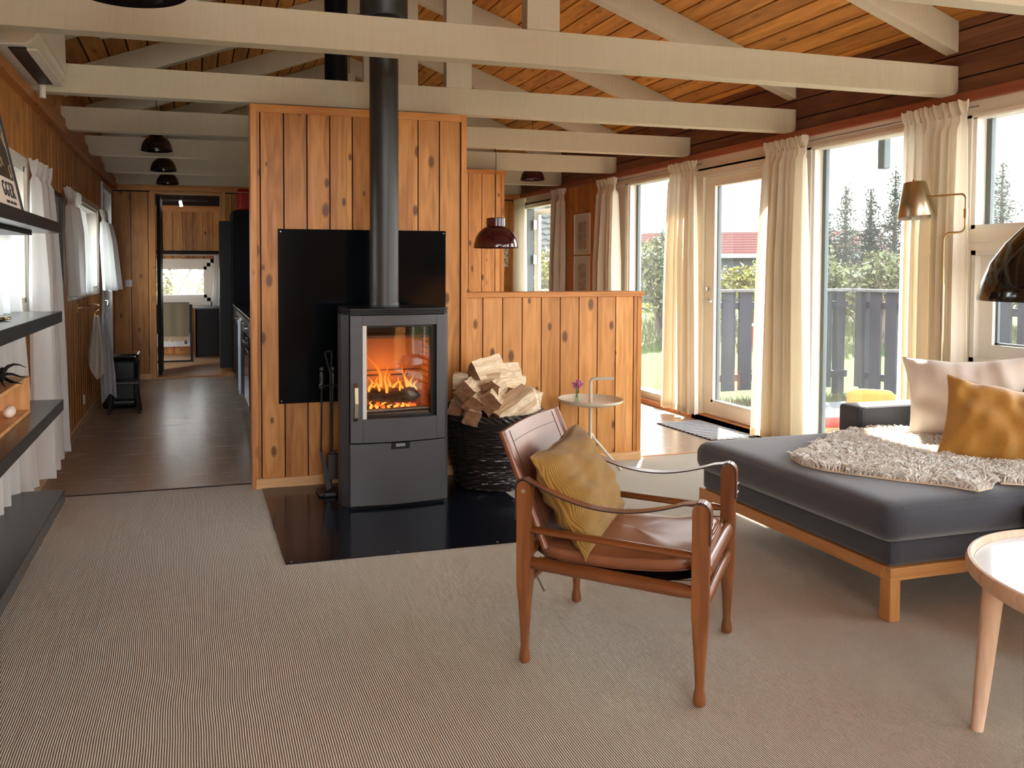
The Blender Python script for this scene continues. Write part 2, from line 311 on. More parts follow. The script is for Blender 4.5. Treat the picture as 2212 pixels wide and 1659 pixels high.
# ------------------------------------------------------------------ mesh builder
WM = {}
def tagp(o, label=None, cat=None, group=None, kind=None):
    for k, v in (('label', label), ('category', cat), ('group', group), ('kind', kind)):
        if v: o[k] = v
    return o
def empty(name, loc=(0, 0, 0), rz=0.0, label=None, cat=None, group=None, kind=None):
    o = bpy.data.objects.new(name, None); COL.objects.link(o); o.location = loc; o.rotation_euler = (0, 0, rz)
    o.empty_display_size = 0.05
    WM[o] = Matrix.Translation(loc) @ Matrix.Rotation(rz, 4, 'Z'); return tagp(o, label, cat, group, kind)
I4 = Matrix.Identity(4)
class B:
    def __init__(s, mtx=None): s.v = []; s.f = []; s.mi = []; s.m = mtx or I4; s.cm = 0
    def add(s, vs, fs):
        n = len(s.v); s.v += [s.m @ Vector(v) for v in vs]; s.f += [[i + n for i in f] for f in fs]; s.mi += [s.cm] * len(fs)
        return s
    def box(s, x0, x1, y0, y1, z0, z1):
        if x0 > x1: x0, x1 = x1, x0
        if y0 > y1: y0, y1 = y1, y0
        if z0 > z1: z0, z1 = z1, z0
        return s.add([(x0, y0, z0), (x1, y0, z0), (x1, y1, z0), (x0, y1, z0), (x0, y0, z1), (x1, y0, z1), (x1, y1, z1), (x0, y1, z1)],
                     [(0, 3, 2, 1), (4, 5, 6, 7), (0, 1, 5, 4), (1, 2, 6, 5), (2, 3, 7, 6), (3, 0, 4, 7)])
    def prism(s, pts, a0, a1, axis='Y'):
        n = len(pts)
        def mk(p, a): return {'Y': (p[0], a, p[1]), 'Z': (p[0], p[1], a), 'X': (a, p[0], p[1])}[axis]
        vs = [mk(p, a0) for p in pts] + [mk(p, a1) for p in pts]
        return s.add(vs, [tuple(range(n)), tuple(range(2 * n - 1, n - 1, -1))] + [(i, i + n, (i + 1) % n + n, (i + 1) % n) for i in range(n)])
    def tube(s, pts, r, n=10, caps=True, sy=1.0):
        pts = [Vector(p) for p in pts]; k = len(pts)
        rs = r if isinstance(r, (list, tuple)) else [r] * k
        t0 = (pts[1] - pts[0]).normalized(); ref = Vector((0, 0, 1)) if abs(t0.z) < 0.9 else Vector((1, 0, 0))
        u = t0.cross(ref).normalized(); vs = []; fs = []
        for i, p in enumerate(pts):
            t = (pts[min(i + 1, k - 1)] - pts[max(i - 1, 0)]).normalized()
            u = (u - t * u.dot(t)).normalized(); w_ = t.cross(u)
            for j in range(n):
                a = 2 * pi * j / n; vs.append(p + (u * cos(a) + w_ * sin(a) * sy) * rs[i])
        for i in range(k - 1):
            for j in range(n): fs.append((i * n + j, i * n + (j + 1) % n, (i + 1) * n + (j + 1) % n, (i + 1) * n + j))
        if caps: fs += [tuple(range(n - 1, -1, -1)), tuple(range((k - 1) * n, k * n))]
        return s.add(vs, fs)
    def strap(s, pts, width_dir, w_, th):
        pts = [Vector(p) for p in pts]; wd = Vector(width_dir).normalized(); k = len(pts); vs = []; fs = []
        for i, p in enumerate(pts):
            t = (pts[min(i + 1, k - 1)] - pts[max(i - 1, 0)]).normalized(); nrm = wd.cross(t).normalized()
            for a, b in ((-1, -1), (1, -1), (1, 1), (-1, 1)): vs.append(p + wd * (a * w_ / 2) + nrm * (b * th / 2))
        for i in range(k - 1):
            for j in range(4): fs.append((i * 4 + j, i * 4 + (j + 1) % 4, (i + 1) * 4 + (j + 1) % 4, (i + 1) * 4 + j))
        fs += [(3, 2, 1, 0), tuple(range((k - 1) * 4, k * 4))]
        return s.add(vs, fs)
    def lathe(s, prof, c=(0, 0), n=40, caps=True):
        vs = []; fs = []; k = len(prof)
        for r, z in prof:
            for j in range(n):
                a = 2 * pi * j / n; vs.append((c[0] + r * cos(a), c[1] + r * sin(a), z))
        for i in range(k - 1):
            for j in range(n): fs.append((i * n + j, i * n + (j + 1) % n, (i + 1) * n + (j + 1) % n, (i + 1) * n + j))
        if caps: fs += [tuple(range(n - 1, -1, -1)), tuple(range((k - 1) * n, k * n))]
        return s.add(vs, fs)
    def grid(s, fn, nu, nv, cu=False, cv=False):
        vs = [fn(i / (nu if cu else nu - 1), j / (nv if cv else nv - 1)) for i in range(nu) for j in range(nv)]; fs = []
        for i in range(nu if cu else nu - 1):
            for j in range(nv if cv else nv - 1):
                a = i * nv + j; b_ = i * nv + (j + 1) % nv; c_ = ((i + 1) % nu) * nv + (j + 1) % nv; d_ = ((i + 1) % nu) * nv + j
                fs.append((a, b_, c_, d_))
        return s.add(vs, fs)
    def sph(s, c, r, n=16):
        rr = r if isinstance(r, (tuple, list)) else (r, r, r)
        return s.grid(lambda u, v: (c[0] + rr[0] * sin(pi * (0.001 + 0.998 * v)) * cos(2 * pi * u), c[1] + rr[1] * sin(pi * (0.001 + 0.998 * v)) * sin(2 * pi * u), c[2] + rr[2] * cos(pi * (0.001 + 0.998 * v))), n, n // 2 + 1, cu=True)
    def obj(s, name, mat, parent=None, smooth=False, bevel=0.0, sub=0, **tg):
        me = bpy.data.meshes.new(name)
        if parent is not None: inv = WM[parent].inverted(); vs = [inv @ v for v in s.v]; base = None
        else:
            xs = [v.x for v in s.v]; ys = [v.y for v in s.v]; zs = [v.z for v in s.v]
            base = Vector(((min(xs) + max(xs)) / 2, (min(ys) + max(ys)) / 2, min(zs))); vs = [v - base for v in s.v]
        me.from_pydata(vs, [], s.f); me.update()
        mats = mat if isinstance(mat, (list, tuple)) else [mat]
        for m in mats: me.materials.append(MATS[m])
        if len(mats) > 1: me.polygons.foreach_set('material_index', s.mi)
        bm = bmesh.new(); bm.from_mesh(me); bmesh.ops.recalc_face_normals(bm, faces=bm.faces); bm.to_mesh(me); bm.free()
        if smooth:
            me.polygons.foreach_set('use_smooth', [True] * len(me.polygons))
            try: me.set_sharp_from_angle(angle=R(40))
            except Exception: pass
        o = bpy.data.objects.new(name, me); COL.objects.link(o)
        if parent is not None: o.parent = parent; WM[o] = WM[parent].copy()
        else: o.location = base; WM[o] = Matrix.Translation(base)
        if bevel:
            bv = o.modifiers.new('bevel', 'BEVEL'); bv.width = bevel; bv.segments = 2; bv.limit_method = 'ANGLE'; bv.angle_limit = R(40)
        if sub: sb = o.modifiers.new('sub', 'SUBSURF'); sb.levels = sub; sb.render_levels = sub
        return tagp(o, **tg)
def S(name, b, mat, parent=None, **k):
    return b.obj(name, mat, parent, kind=None if parent is not None else 'structure', **k)
def thing(name, b, mat, label, cat, group=None, **k): return b.obj(name, mat, None, label=label, cat=cat, group=group, **k)
def copy_tree(o, parent=None):
    c = o.copy(); COL.objects.link(c); c.parent = parent; WM[c] = WM[o].copy()
    for ch in list(o.children): copy_tree(ch, c)
    return c
def text_part(name, txt, size, mtx, mat, parent, ext=0.0005):
    cu = bpy.data.curves.new('txt', 'FONT'); cu.body = txt; cu.size = size; cu.extrude = ext
    to = bpy.data.objects.new('txt', cu); COL.objects.link(to); bpy.context.view_layer.update()
    me = bpy.data.meshes.new_from_object(to.evaluated_get(bpy.context.evaluated_depsgraph_get())); bpy.data.objects.remove(to)
    me.transform(WM[parent].inverted() @ mtx); me.materials.clear(); me.materials.append(MATS[mat]); me.name = name
    o = bpy.data.objects.new(name, me); COL.objects.link(o); o.parent = parent; WM[o] = WM[parent].copy(); return o
def boards(b, axis, a0, a1, pitch, off, fn, gap=0.006):
    """call fn(lo, hi) for each board between a0 and a1 (joints at off + k*pitch)"""
    k = math.floor((a0 - off) / pitch)
    while off + k * pitch < a1 - 1e-4:
        lo = max(a0, off + k * pitch + gap / 2); hi = min(a1, off + (k + 1) * pitch - gap / 2)
        if hi - lo > 0.004: fn(lo, hi)
        k += 1
SC.cycles.use_denoising = True
SC.cycles.max_bounces = 8; SC.cycles.diffuse_bounces = 5; SC.cycles.glossy_bounces = 4; SC.cycles.transparent_max_bounces = 12
SC.cycles.sample_clamp_indirect = 6.0
# ================================================================== SHELL
XL, XR, YB, YF, RX = -0.885, 4.18, 9.85, -2.4, 1.647
TB, TT = 2.263, 2.425            # tie beam underside and top
def zroof(x): return 2.675 + 0.36 * (XR - x) if x > RX else 2.675 + 0.36 * (x - XL)
# floors
S('floor', B().box(XL - .2, XR + .12, 4.835, 12.7, -.10, 0.0), 'lino')
S('floor', B().box(XL - .2, XR + .12, YF - .1, 4.835, -.10, -.008), 'raw_x')
b = B(); b.box(XL, 0.372, 4.705, 4.832, -.008, 0.0).box(1.713, XR, 4.705, 4.832, -.008, 0.0); b.box(XL, 0.372, 3.455, 4.705, -.008, 0).box(1.713, XR, 3.455, 4.705, -.008, 0).box(XL, XR, YF, 3.455, -.008, 0.0)
thing('carpet', b, 'carpet', 'ribbed beige and brown sisal carpet covering the living room floor', 'carpet')
S('trim_1', B().box(XL, 0.33, 4.828, 4.84, -.004, 0.004), 'dark_gap')
S('trim_2', B().box(2.91, XR, 4.828, 4.84, -.004, 0.004), 'trim_x')
# left wall with two window openings and a door
LW1, LW2, LD = (3.40, 4.80), (6.35, 8.20), (8.58, 9.46)
b = B()
def leftboard(lo, hi):
    segs = [(0.0, 2.67)]
    mid = (lo + hi) / 2
    if LW1[0] < mid < LW1[1] or LW2[0] < mid < LW2[1]: segs = [(0.0, 1.10), (1.835, 2.67)]
    if LD[0] < mid < LD[1]: segs = [(2.16, 2.67)]
    for z0, z1 in segs: b.box(XL - .022, XL, lo, hi, z0, z1)
for a0, a1 in ((YF, LW1[0]), LW1, (LW1[1], LW2[0]), LW2, (LW2[1], LD[0]), LD, (LD[1], YB)):
    boards(b, 'Y', a0, a1, 0.1325 / 2 if False else 0.1325, 0.0, leftboard, 0.019)
S('wall_left', b, 'pine_left')
b = B()
for a0, a1 in ((YF, LW1[0]), (LW1[1], LW2[0]), (LW2[1], LD[0]), (LD[1], YB)): b.box(XL - .16, XL - .022, a0, a1, -.1, 2.67)
for a0, a1 in (LW1, LW2): b.box(XL - .16, XL - .022, a0, a1, -.1, 1.10); b.box(XL - .16, XL - .022, a0, a1, 1.835, 2.67)
b.box(XL - .16, XL - .022, LD[0], LD[1], 2.16, 2.67)
S('wall_left', b, 'dark_gap')
S('trim_3', B().box(XL, XL + .05, YF, YB, 2.205, 2.262), 'trim_y')
S('trim_3', B().box(XL, XL + .03, YF, YB, 2.275, 2.33), 'trim_y')
S('baseboard_left', B().box(XL, XL + .018, 4.84, 8.5, 0, .075).box(XL, XL + .018, YF, 4.84, 0, .075), 'raw_y')
def window(n, y0, y1, z0, z1, side, mull=(), sash=.055, depth=.13, sill=True, fmat='white_paint'):
    """wooden window in the left or right wall; side -1 left, +1 right"""
    xi = XL if side < 0 else XR; s = side
    root = empty('window_%d' % n, (xi, (y0 + y1) / 2, z0), kind='structure')
    b = B(); xo = xi + s * (depth + .03)
    b.box(xi - s * .0, xo, y0, y0 + .025, z0, z1).box(xi, xo, y1 - .025, y1, z0, z1).box(xi, xo, y0, y1, z0, z0 + .025).box(xi, xo, y0, y1, z1 - .025, z1)
    b.box(xi - s * .012, xi + s * .0, y0 - .05, y0, z0 - .05, z1 + .05).box(xi - s * .012, xi, y1, y1 + .05, z0 - .05, z1 + .05).box(xi - s * .012, xi, y0, y1, z0 - .05, z0).box(xi - s * .012, xi, y0, y1, z1, z1 + .05) if sill else None
    S('window_reveal', b, fmat, root)
    edges = [y0 + .025] + list(mull) + [y1 - .025]
    for a, c in zip(edges[:-1], edges[1:]):
        f = B(); x1 = xi + s * (depth - .035); x2 = xi + s * depth
        f.box(x1, x2, a, a + sash, z0 + .025, z1 - .025).box(x1, x2, c - sash, c, z0 + .025, z1 - .025).box(x1, x2, a + sash, c - sash, z0 + .025, z0 + .025 + sash).box(x1, x2, a + sash, c - sash, z1 - .025 - sash, z1 - .025)
        fr = S('window_frame', f, fmat, root)
        q = B(); e = .012; x3 = xi + s * (depth - .012); x4 = xi + s * (depth + .004)
        ya, yc, za, zc = a + sash, c - sash, z0 + .025 + sash, z1 - .025 - sash
        q.box(x3, x4, ya, ya + e, za, zc).box(x3, x4, yc - e, yc, za, zc).box(x3, x4, ya, yc, za, za + e).box(x3, x4, ya, yc, zc - e, zc)
        S('spacer_strip', q, 'spacer', fr)
        S('glass_pane', B().box(xi + s * (depth - .006), xi + s * (depth - .002), ya + e / 2, yc - e / 2, za + e / 2, zc - e / 2), 'pane_glass', fr)
    return root
window(1, LW1[0], LW1[1], 1.10, 1.835, -1, mull=(4.12,))
window(2, LW2[0], LW2[1], 1.10, 1.835, -1, mull=(7.28,))
# left door
d = empty('door_1', (XL - .05, 9.02, 0), kind='structure')
b = B().box(XL - .13, XL + .02, 8.58, 8.64, 0, 2.16).box(XL - .13, XL + .02, 9.40, 9.46, 0, 2.16).box(XL - .13, XL + .02, 8.64, 9.40, 2.10, 2.16)
S('door_frame', b, 'door_white', d)
lf = B().box(XL - .10, XL - .05, 8.645, 9.395, 0.01, .95).box(XL - .10, XL - .05, 8.645, 8.76, .95, 2.095).box(XL - .10, XL - .05, 9.28, 9.395, .95, 2.095).box(XL - .10, XL - .05, 8.76, 9.28, 1.98, 2.095)
lf = S('door_leaf', lf, 'door_white', d)
S('glass_pane', B().box(XL - .078, XL - .072, 8.75, 9.29, .94, 1.99), 'pane_glass', lf)
S('door_handle', B().box(XL - .05, XL - .042, 8.99, 9.04, .84, .99).tube([(XL - .045, 9.015, .95), (XL - .0, 9.015, .95), (XL + .015, 9.0, .945), (XL + .015, 8.93, .90)], .009, 8), 'chrome', d, smooth=True)
# right wall: window and door row
TH = 0.14
b = B()
for y0, y1, z0, z1 in ((YF, YB, 2.135, 2.212), (3.49, 3.76, .0, 2.135), (4.69, 4.98, 0, 2.135), (5.99, 6.14, 0, 2.135), (7.14, 7.40, 0, 2.135), (8.74, 8.80, .0, 2.135), (9.78, 9.85, 0, 2.135), (2.05, 2.20, 0, 2.135), (.75, .90, 0, 2.135), (-.6, -.45, 0, 2.135)):
    b.box(XR, XR + TH, y0, y1, z0, z1)
b.box(XR, XR + TH, 2.20, 3.49, 0, .765).box(XR, XR + TH, 2.20, 3.49, 1.385, 1.505)
b.box(XR - .012, XR, 3.505, 3.52, .765, 1.505).box(XR - .012, XR, 2.2, 3.52, 1.432, 1.447)
for k in range(3):
    b.box(XR, XR + TH, (.90, -.45, -1.95)[k], (2.05, .75, -.6)[k], 0, .10)
b.box(XR, XR + TH, YF, -1.95, 0, 2.135)
S('wall_right', b, 'cream_paint')
b = B(); boards(b, 'Y', 7.40, 8.74, .135, 7.40, lambda lo, hi: b.box(XR - .016, XR - .001, lo, hi, 0, 2.212), .007)
S('wall_right', b, 'pine_right')
S('wall_right', B().box(XR - .001, XR + TH, 7.40, 8.74, 0, 2.135).box(XR, XR + TH, 8.80, 9.78, 0, .9).box(XR + .012, XR + TH, YF, YB, 2.2, 2.67), 'dark_gap')
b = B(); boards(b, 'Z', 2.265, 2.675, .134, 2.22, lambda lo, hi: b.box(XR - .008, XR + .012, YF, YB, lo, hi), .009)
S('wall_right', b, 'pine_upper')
S('trim_4', B().box(XR - .035, XR + .01, YF, YB, 2.212, 2.266), 'redwood_y')
S('trim_5', B().box(XR - .012, XR, YF, 7.40, 2.118, 2.14).box(XR - .012, XR, 8.74, YB, 2.118, 2.14), 'cream_paint')
S('baseboard_right', B().box(XR - .05, XR + .02, 4.84, 7.40, 0, .045).box(XR - .025, XR, YF, 4.84, 0, .06), 'trim_y')
def fixed(n, y0, y1, z0, z1, deep=.10):
    root = empty('window_%d' % n, (XR, (y0 + y1) / 2, z0), kind='structure'); e = .030
    b = B().box(XR - .012, XR, y0 - .05, y0, z0, z1).box(XR - .012, XR, y1, y1 + .05, z0, z1)
    b.box(XR, XR + deep, y0, y0 + .022, z0, z1).box(XR, XR + deep, y1 - .022, y1, z0, z1).box(XR, XR + deep, y0, y1, z0, z0 + .022).box(XR, XR + deep, y0, y1, z1 - .022, z1)
    S('window_frame', b, 'white_paint', root)
    b = B().box(XR + deep - .03, XR + deep, y0 + .022, y0 + .022 + e, z0, z1).box(XR + deep - .03, XR + deep, y1 - .022 - e, y1 - .022, z0, z1)
    S('spacer_strip', b, 'spacer', root)
    S('glass_pane', B().box(XR + deep - .02, XR + deep - .016, y0 + .022, y1 - .022, z0 + .022, z1 - .022), 'pane_glass', root)
fixed(3, 2.20, 3.49, 1.505, 2.135)
window(4, 2.20, 3.485, .765, 1.385, 1, mull=(), sash=.075, depth=.075, sill=False)
fixed(5, 3.76, 4.69, .09, 2.135); fixed(6, 6.14, 7.14, .09, 2.135)
fixed(7, .90, 2.05, .10, 2.135); fixed(8, -.45, .75, .10, 2.135); fixed(9, -1.95, -.6, .10, 2.135)  # unseen windows out of frame, added to bring in more fill daylight
S('wall_right', B().box(XR, XR + TH, 3.76, 4.69, 0, .09).box(XR, XR + TH, 6.14, 7.14, 0, .09), 'cream_paint')
# terrace door
d = empty('door_2', (XR, 5.48, 0), kind='structure')
S('door_frame', B().box(XR - .012, XR + .10, 4.98, 5.05, .045, 2.135).box(XR - .012, XR + .10, 5.92, 5.99, .045, 2.135).box(XR - .012, XR + .10, 5.05, 5.92, 2.06, 2.135), 'cream_paint', d)
S('door_threshold', B().box(XR - .05, XR + .16, 4.98, 5.99, 0, .05), 'trim_y', d)
b = B().box(XR + .01, XR + .07, 5.055, 5.155, .055, 2.055).box(XR + .01, XR + .07, 5.815, 5.915, .055, 2.055).box(XR + .01, XR + .07, 5.155, 5.815, .055, .165).box(XR + .01, XR + .07, 5.155, 5.815, 1.975, 2.055)
lf = S('door_leaf', b, 'cream_paint', d)
b = B().box(XR + .04, XR + .072, 5.155, 5.19, .165, 1.975).box(XR + .04, XR + .072, 5.78, 5.815, .165, 1.975)
S('spacer_strip', b, 'spacer', lf)
S('inner_bead', B().box(XR + .012, XR + .045, 5.79, 5.83, .165, 1.975).box(XR + .012, XR + .045, 5.155, 5.815, .150, .185), 'white_paint', lf)
S('glass_pane', B().box(XR + .05, XR + .054, 5.15, 5.82, .16, 1.98), 'pane_glass', lf)
S('door_handle', B().lathe([(.024, 0), (.024, .008)], (0, 0), 20) if False else B(Matrix.Translation((XR + .01, 5.865, 1.015)) @ Matrix.Rotation(-pi / 2, 4, 'Y')).lathe([(.001, .008), (.026, .008), (.026, 0), (.001, 0)], n=20).lathe([(.001, .045), (.011, .045), (.011, .0), (.001, 0)], n=12), 'chrome', d, smooth=True)
S('door_handle', B(Matrix.Translation((XR + .01, 5.865, 1.115)) @ Matrix.Rotation(-pi / 2, 4, 'Y')).lathe([(.001, .012), (.026, .010), (.026, 0), (.001, 0)], n=20).box(-.012, .012, -.004, .004, .01, .03), 'chrome', d, smooth=True)
S('door_handle', B().tube([(XR - .033, 5.865, 1.015), (XR - .036, 5.84, 1.015), (XR - .036, 5.76, 1.013)], .009, 10), 'chrome', d, smooth=True)
# far right casement standing open
root = empty('window_10', (XR, 9.29, .9), kind='structure')
S('window_frame', B().box(XR - .012, XR + .12, 8.80, 8.85, .9, 2.135).box(XR - .012, XR + .12, 9.73, 9.78, .9, 2.135).box(XR - .012, XR + .12, 8.85, 9.73, .9, .95).box(XR - .012, XR + .12, 8.85, 9.73, 2.07, 2.135), 'white_paint', root)
S('jamb_groove', B().box(XR + .03, XR + .12, 9.715, 9.729, .95, 2.07), 'spacer', root)
mt = Matrix.Translation((XR + .13, 9.72, .95)) @ Matrix.Rotation(R(-68), 4, 'Z')
b = B(mt).box(0, .78, 0, .05, 0, .07).box(0, .78, 0, .05, 1.04, 1.11).box(0, .07, 0, .05, .07, 1.04).box(.71, .78, 0, .05, .07, 1.04)
cs = S('casement', b, 'white_paint', root)
S('glass_pane', B(mt).box(.06, .72, .02, .026, .06, 1.05), 'pane_glass', cs)
S('hinge', B().box(XR + .09, XR + .135, 9.66, 9.70, 1.35, 1.47).box(XR + .09, XR + .135, 9.66, 9.70, 1.80, 1.92), 'steel', root)
# back wall (Y = 9.85) with doorway
DX0, DX1 = -.425, .312
b = B(); 
for a0, a1, z0 in ((XL, DX0 - .06, 0), (DX1 + .06, XR, 0)):
    boards(b, 'X', a0, a1, .19, XL, lambda lo, hi: b.box(lo, hi, YB - .016, YB, z0, 2.18), .007)
boards(b, 'X', DX0 - .06, DX1 + .06, .19, XL, lambda lo, hi: b.box(lo, hi, YB - .016, YB, 2.21, 2.18 + .03), .007)
S('wall_back', b, 'pine_back')
S('wall_back', B().box(XL - .16, DX0 - .01, YB, YB + .12, 0, 4.2).box(DX1 + .01, XR + .14, YB, YB + .12, 0, 4.2).box(DX0 - .01, DX1 + .01, YB, YB + .12, 2.19, 4.2), 'beam_paint')
S('wall_back', B().box(XL, DX0 - .06, YB - .005, YB, 0, 2.2).box(DX1 + .06, XR, YB - .005, YB, 0, 2.2), 'dark_gap')
S('trim_6', B().box(XL, XR, YB - .03, YB, 2.195, 2.25), 'trim_x')
d = empty('door_3', (-.05, YB, 0), kind='structure')
S('door_frame', B().box(DX0 - .06, DX0, YB - .028, YB + .13, 0, 2.19).box(DX1, DX1 + .06, YB - .028, YB + .13, 0, 2.19), 'trim_z', d)
S('door_frame', B().box(DX0, DX1, YB - .028, YB + .13, 2.165, 2.19), 'trim_x', d)
S('door_threshold', B().box(DX0, DX1, YB - .02, YB + .13, 0, .018), 'trim_x', d)
S('door_leaf', B().box(DX0 + .008, DX0 + .05, YB + .13, YB + .82, .02, 2.15), 'kitchen_black', d)
S('baseboard_back', B().box(XL, DX0 - .06, YB - .034, YB - .016, 0, .06).box(DX1 + .06, XR, YB - .034, YB - .016, 0, .06), 'raw_x')
sw = empty('light_switch', (-.726, YB - .016, 1.08), label='small white double light switch on the back wall left of the doorway', cat='light switch')
B().box(-.765, -.685, YB - .026, YB - .016, 1.08, 1.16).obj('plate', 'house_white', sw, bevel=.003)
for x in (-.744, -.706): B().box(x - .016, x + .016, YB - .031, YB - .026, 1.095, 1.145).obj('rocker', 'house_white', sw, bevel=.002)
# bedroom beyond
Y2 = 12.62
S('floor', B().box(-1.6, 2.2, YB + .12, Y2, 0.001, .006), 'raw_x')
b = B()
wx0, wx1, wz0, wz1 = -.95, .31, .735, 1.44
def bedb(lo, hi):
    if wx0 < (lo + hi) / 2 < wx1: b.box(lo, hi, Y2 - .016, Y2, 0, wz0); b.box(lo, hi, Y2 - .016, Y2, wz1, 2.24)
    else: b.box(lo, hi, Y2 - .016, Y2, 0, 2.24)
for a0, a1 in ((-1.6, wx0), (wx0, wx1), (wx1, 2.2)): boards(b, 'X', a0, a1, .145, -1.6, bedb, .006)
S('wall_bedroom', b, 'pine_back')
S('wall_bedroom', B().box(-1.7, wx0, Y2, Y2 + .1, 0, 2.9).box(wx1, 2.3, Y2, Y2 + .1, 0, 2.9).box(wx0, wx1, Y2, Y2 + .1, 0, wz0).box(wx0, wx1, Y2, Y2 + .1, wz1, 2.9), 'dark_gap')
S('wall_bedroom', B().box(-1.75, -1.6, YB + .12, Y2 + .1, 0, 2.9), 'pine_back'); S('wall_bedroom', B().box(2.2, 2.3, YB + .12, Y2 + .1, 0, 2.9), 'pine_back')
S('ceiling_bedroom', B().box(-1.75, 2.3, YB + .12, Y2 + .1, 2.8, 2.9), 'dark_gap')
S('trim_7', B().box(-1.6, 2.2, Y2 - .03, Y2 - .015, 2.15, 2.24), 'trim_x')
S('trim_8', B().box(-1.6, 2.2, Y2 - .20, Y2 - .016, 1.515, 1.56), 'kitchen_black')
root = empty('window_11', ((wx0 + wx1) / 2, Y2, wz0), kind='structure')
b = B()
for k, (i, y0_, y1_, m_) in enumerate(((0, -.03, .0, 0), (.055, .0, .05, 0), (.10, .03, .08, 0))):
    b.box(wx0 + i, wx0 + i + .06, Y2 + y0_, Y2 + y1_, wz0 + i, wz1 - i).box(wx1 - i - .06, wx1 - i, Y2 + y0_, Y2 + y1_, wz0 + i, wz1 - i)
    b.box(wx0 + i, wx1 - i, Y2 + y0_, Y2 + y1_, wz0 + i, wz0 + i + .06).box(wx0 + i, wx1 - i, Y2 + y0_, Y2 + y1_, wz1 - i - .06, wz1 - i)
S('window_frame', b, 'white_paint', root)
S('glass_pane', B().box(wx0 + .15, wx1 - .15, Y2 + .05, Y2 + .054, wz0 + .15, wz1 - .15), 'pane_glass', root)
# wall behind the camera: unseen, open gable and opening added for fill light
b = B().box(XL - .16, -.70, YF - .12, YF, -.1, 2.35).box(.95, XR + .14, YF - .12, YF, -.1, 2.35).box(-.70, .95, YF - .12, YF, 2.2, 2.35)
for x in (XL - .1, .1, 1.65, 3.1, XR + .05): b.box(x - .05, x + .05, YF - .12, YF, 2.35, zroof(max(XL, min(XR, x)))).box(-.70, .95, YF - .12, YF, -.1, .10)
S('wall_front', b, 'pine_back')
# partition by the stove
PX0, PX1, PY = .321, 1.634, 4.72
b = B(); boards(b, 'X', PX0 + .036, PX1 - .034, .1355, .3765 + .0, lambda lo, hi: b.box(lo, hi, PY + .006, PY + .022, .0, 2.20), .008)
S('wall_partition', b, 'pine_partition')
S('wall_partition', B().box(PX0 + .02, PX1 - .002, PY + .022, PY + .10, 0, 2.215), 'dark_gap')
b = B(); boards(b, 'X', PX0 + .02, PX1, .1355, .3765, lambda lo, hi: b.box(lo, hi, PY + .10, PY + .116, 0, 2.215), .008)
S('wall_partition', b, 'pine_partition')
S('trim_9', B().box(PX0, PX0 + .034, PY - .006, PY + .12, 0, 2.232).box(PX1 - .034, PX1, PY - .006, PY + .12, 0, 2.232), 'trim_z')
S('trim_10', B().box(PX0 + .034, PX1 - .034, PY - .004, PY + .12, 2.187, 2.232), 'trim_x')
S('baseboard_partition', B().box(PX0 + .02, PX1 + .0, PY - .018, PY + .006, 0, .058), 'raw_x')
# half wall
HX1, HY = 2.906, 4.79
b = B(); boards(b, 'X', PX1, HX1 - .03, .1345, 1.771 - .1345 * 4, lambda lo, hi: b.box(lo, hi, HY, HY + .016, 0, 1.10), .008)
S('wall_half', b, 'pine_half')
b = B(); boards(b, 'X', PX1, HX1 - .03, .1345, 1.771 - .1345 * 4, lambda lo, hi: b.box(lo, hi, HY + .084, HY + .10, 0, 1.10), .008)
S('wall_half', b, 'pine_half')
S('wall_half', B().box(PX1, HX1 - .03, HY + .016, HY + .084, 0, 1.10), 'dark_gap')
S('trim_11', B().box(HX1 - .03, HX1, HY - .004, HY + .104, 0, 1.10), 'trim_z')
S('trim_12', B().box(PX1 - .03, HX1 + .008, HY - .022, HY + .122, 1.10, 1.135), 'trim_x', bevel=.004)
S('baseboard_half', B().box(PX1, HX1 - .005, HY - .018, HY, 0, .055), 'raw_x')
# divider wall between kitchen and dining, and panel at Y = 7.25
b = B(); boards(b, 'X', 1.45, 2.862, .135, 1.45, lambda lo, hi: b.box(lo, hi, 7.245, 7.261, 0, 2.215), .007)
S('wall_dining', b, 'pine_half'); S('wall_dining', B().box(1.45, 2.86, 7.261, 7.34, 0, 2.215), 'dark_gap')
S('trim_13', B().box(2.862, 2.892, 7.24, 7.345, 0, 2.19), 'trim_z'); S('trim_14', B().box(1.45, 2.908, 7.225, 7.36, 2.19, 2.232), 'trim_x')
b = B(); boards(b, 'Y', PY + .12, 7.245, .135, 4.84, lambda lo, hi: b.box(1.53, 1.546, lo, hi, 0, 2.215), .007)
S('wall_kitchen', b, 'pine_right'); S('wall_kitchen', B().box(1.45, 1.53, PY + .12, YB, 0, 2.215), 'dark_gap')
# ceiling
mR = []
for sgn, nm in ((1, 'ceiling'), (-1, 'ceiling')):
    b = B()
    def cb(lo, hi):
        pts = [(lo, zroof(lo)), (hi, zroof(hi)), (hi, zroof(hi) + .018), (lo, zroof(lo) + .018)]
        b.prism(pts, YF - .1, YB + .12, 'Y')
    if sgn > 0: boards(b, 'X', RX + .001, XR + .13, .130, 1.647, cb, .013)
    else: boards(b, 'X', XL - .15, RX - .001, .130, 1.647, cb, .013)
    S(nm, b, 'ceiling_pine')
    x0, x1 = (RX, XR + .27) if sgn > 0 else (XL - .4, RX)
    z0, z1 = (zroof(RX), zroof(RX) - .36 * (XR + .27 - RX)) if sgn > 0 else (zroof(RX) - .36 * (RX - XL + .4), zroof(RX))
    S('roof', B().prism([(x0, z0 + .02), (x1, z1 + .02), (x1, z1 + .12), (x0, z0 + .12)], YF - .5, Y2 + .3, 'Y'), 'dark_gap')
